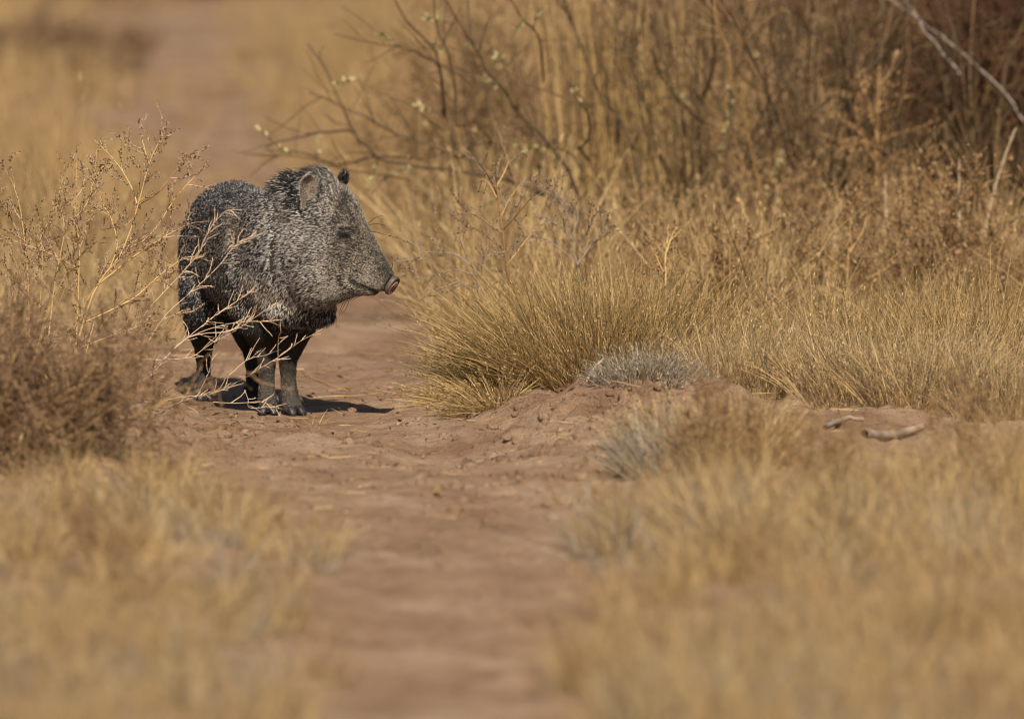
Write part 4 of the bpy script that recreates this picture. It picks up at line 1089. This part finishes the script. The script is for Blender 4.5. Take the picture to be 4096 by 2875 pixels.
def ear_hair(G, cnt, Lr, pr, parent, dirfn, tone_w, both=True, rimdark=False):
    nu, nv = G.shape[:2]; a = R.uniform(0, nu - 1.01, cnt); b = R.uniform(0, nv - 1.01, cnt)
    i = a.astype(int); j = b.astype(int); fa = (a - i)[:, None]; fb = (b - j)[:, None]
    P = (G[i, j] * (1 - fa) + G[i + 1, j] * fa) * (1 - fb) + (G[i, j + 1] * (1 - fa) + G[i + 1, j + 1] * fa) * fb
    D = dirfn(a / (nu - 1), b / (nv - 1) * 2 - 1) + R.normal(0, .22, (cnt, 3)); D /= np.linalg.norm(D, axis=1)[:, None]
    L_ = R.uniform(*Lr, cnt); t = np.array([0, .5, 1.])
    Pz = P[:, None] + D[:, None] * (L_[:, None] * t)[..., None]
    rd = np.tile(np.array([.00045, .0004, .00012]), (cnt, 1))
    return hair('ear_fur', Pz, rd, {'pale': R.normal(pr, .2, cnt), 'rnd': R.uniform(0, 1, cnt), 'warm': np.full(cnt, tone_w), 'rust': np.zeros(cnt)}, M['fur'], parent)
ear_hair(G1, 2600, (.004, .010), .75, e1, lambda a, b: np.stack([-.7 + 0 * a, -.35 + 0 * a, .35 + 0 * a], 1), .55)
ear_rim = np.concatenate([G1[5:, 0], G1[-1, 1:-1], G1[:5:-1, -1]])
RG = np.stack([ear_rim, ear_rim + np.array([0, -.0012, .0008])], 1)
ear_hair(RG, 700, (.003, .006), .42, e1, lambda a, b: np.stack([-.2 + .2 * a, -.3 + 0 * a, .6 + 0 * a], 1), .1)
ear_hair(G1 + np.array([0, .006, 0]), 1500, (.006, .014), .08, e1, lambda a, b: np.stack([.35 + b * .5, .4 + 0 * a, .6 + 0 * a], 1), .2)
ear_hair(Gf, 1500, (.006, .016), .06, e2, lambda a, b: np.stack([.1 + .4 * b, -.2 + 0 * a, .8 + 0 * a], 1), .1)

# eye ------------------------------------------------------------------
ep, en = surf(1062, 490)
def ellip(name, c, ax, r, mat, parent, n=14):
    X, Y, Z = ax; rings = []
    for th in np.linspace(.15, math.pi - .15, 8):
        rings.append((c + Z * math.cos(th) * r[2], X * math.sin(th) * r[0], Y * math.sin(th) * r[1]))
    V, Q_, T_ = loft(rings, n, 2); return obj(name, make_mesh(name, V, [Q_, T_], mat), parent)
z_ = en / np.linalg.norm(en); x_ = np.cross((0, 0, 1), z_); x_ /= np.linalg.norm(x_); y_ = np.cross(z_, x_)
eye = ellip('eye', ep - z_ * .0035, (x_, y_, z_), (.0105, .0068, .0075), M['eye'], jav)
lid = ellip('eyelid', ep - z_ * .0028 + y_ * .0042, (x_, y_ * .9 + z_ * .2, z_), (.0125, .0050, .0085), M['lid'], eye)
nl = 70; s_ = R.uniform(-1, 1, nl); LP = ep + x_ * (s_ * .011)[:, None] + y_ * (.004 - .003 * s_ ** 2)[:, None] + z_ * .004
LD = z_ * .7 - y_ * R.uniform(.3, 1.0, nl)[:, None] + x_ * (s_ * .5)[:, None]; LD /= np.linalg.norm(LD, axis=1)[:, None]
t3 = np.array([0, .5, 1.]); zz = np.zeros(nl)
hair('eyelashes', LP[:, None] + LD[:, None] * (R.uniform(.007, .013, nl)[:, None] * t3)[..., None] - y_ * (.003 * t3 ** 2)[None, :, None], np.tile([.0005, .0004, .0001], (nl, 1)),
     {'pale': zz - .5, 'rnd': zz, 'warm': zz, 'rust': zz}, M['fur'], eye)

# snout disc ------------------------------------------------------------------
na = np.array([.76, -.38, -.52]); na /= np.linalg.norm(na)
ma_ = np.array([.55, 0, .80]); ma_ -= na * ma_.dot(na); ma_ /= np.linalg.norm(ma_); mi_ = np.cross(na, ma_)
dc = A(1347, 786, HY(1353)) - na * .005
def nring(o, a, b): return (dc + na * o, mi_ * b * .92, ma_ * a * .92)
V, Q_, T_ = loft([nring(-.034, .018, .018), nring(-.024, .0222, .0212), nring(-.014, .0226, .0208), nring(-.008, .0228, .0205), nring(-.004, .0243, .0208), nring(.000, .0262, .022), nring(.004, .0255, .0212), nring(.006, .0235, .019), nring(.0045, .0215, .017)], 28, 2.2)
nose = obj('nose', make_mesh('nose', V, [Q_, T_], M['nose']), jav)
def nring2(o, a, b): return (dc + na * o - ma_ * .0036 - mi_ * .0012 * np.sign(mi_[1]) * -1, mi_ * b * .92, ma_ * a * .92)
V, Q_, T_ = loft([nring2(.0035, .0192, .0160), nring2(.0066, .0188, .0156), nring2(.0072, .0155, .0125), nring2(.0064, .006, .004)], 24, 2.2)
disc = obj('snout_disc', make_mesh('snout_disc', V, [Q_, T_], M['pink']), nose)
for sg in (-1, 1):
    c0 = dc + mi_ * sg * .0078 - ma_ * .006
    V, Q_, T_ = loft([(c0 + na * .0040, mi_ * .0045, ma_ * .0088), (c0 + na * .0078, mi_ * .0047, ma_ * .0092), (c0 + na * .0080, mi_ * .0030, ma_ * .0072), (c0 + na * .0058, mi_ * .0010, ma_ * .003)], 14, 2)
    obj('nostril', make_mesh('nostril', V, [Q_, T_], M['nostril']), disc)

# whiskers ------------------------------------------------------------------
wk = [((1085, 850), (1060, 900), (1030, 965)), ((1095, 850), (1075, 910), (1045, 950)), ((1120, 846), (1080, 870), (1010, 905)), ((1150, 842), (1120, 858), (1060, 880)),
      ((1200, 425), (1240, 392), (1292, 378)), ((1208, 432), (1255, 426), (1302, 438)), ((1225, 470), (1270, 480), (1300, 492)), ((1330, 690), (1342, 665), (1338, 640)), ((1075, 852), (1045, 905), (1035, 960))]
WP = np.array([[A(*p, HY(w[0][0]) - .01 - .012 * i) for i, p in enumerate(w)] for w in wk]); zz = np.zeros(len(wk))
hair('whiskers', WP, np.tile([.0007, .0006, .0003], (len(wk), 1)), {'pale': zz - .5, 'rnd': zz, 'warm': zz + .5, 'rust': zz}, M['fur'], jav)

# hooves ------------------------------------------------------------------
def hoof(c, yaw, sc_=1.0, splay=.0108):
    d = np.array([math.sin(yaw), -math.cos(yaw), 0]); s = np.array([math.cos(yaw), math.sin(yaw), 0])
    root = None
    for sg in (-1, 1):
        dd = d + s * sg * .22; dd /= np.linalg.norm(dd); ss = np.cross((0, 0, 1), dd); b = np.array(c) + s * sg * splay * sc_
        rings = []
        for o_, zc, hw, hz in ((-.016, .020, .009, .012), (-.004, .017, .0110, .016), (.006, .0125, .0110, .0120), (.014, .0085, .0090, .0080), (.020, .0045, .0055, .0042)):
            rings.append((b + dd * o_ * sc_ + np.array([0, 0, zc * sc_]), ss * hw * sc_, np.array([0, 0, hz * sc_])))
        V, Q_, T_ = loft(rings, 16, 2.6); V[:, 2] = np.maximum(V[:, 2], -.002 + c[2])
        me = make_mesh('hoof', V, [Q_, T_], M['hoof'])
        obj('hoof', me, jav)
        cb = np.array(c) + s * sg * .019 * sc_ - d * .012 + np.array([0, 0, .045 * sc_])
        V, Q_, T_ = loft([(cb, s * .005, d * .0045), (cb + (s * sg * .003 + d * .004) + (0, 0, -.010), s * .0048, d * .0045), (cb + (s * sg * .005 + d * .008) + (0, 0, -.020), s * .002, d * .002)], 10, 2)
        obj('dewclaw', make_mesh('dewclaw', V, [Q_, T_], M['hoof']), jav)
hz = lambda a, b, Y: (A(a, b, Y)[0], Y, float(height(AX + A(a, b, Y)[0], AY + Y)))
hoof(hz(622, 1525, -.012), .0); hoof(hz(776, 1520, -.012), .55); hoof(hz(228, 1460, .46), .2, .95); hoof(hz(522, 1490, .385), .2, .95)
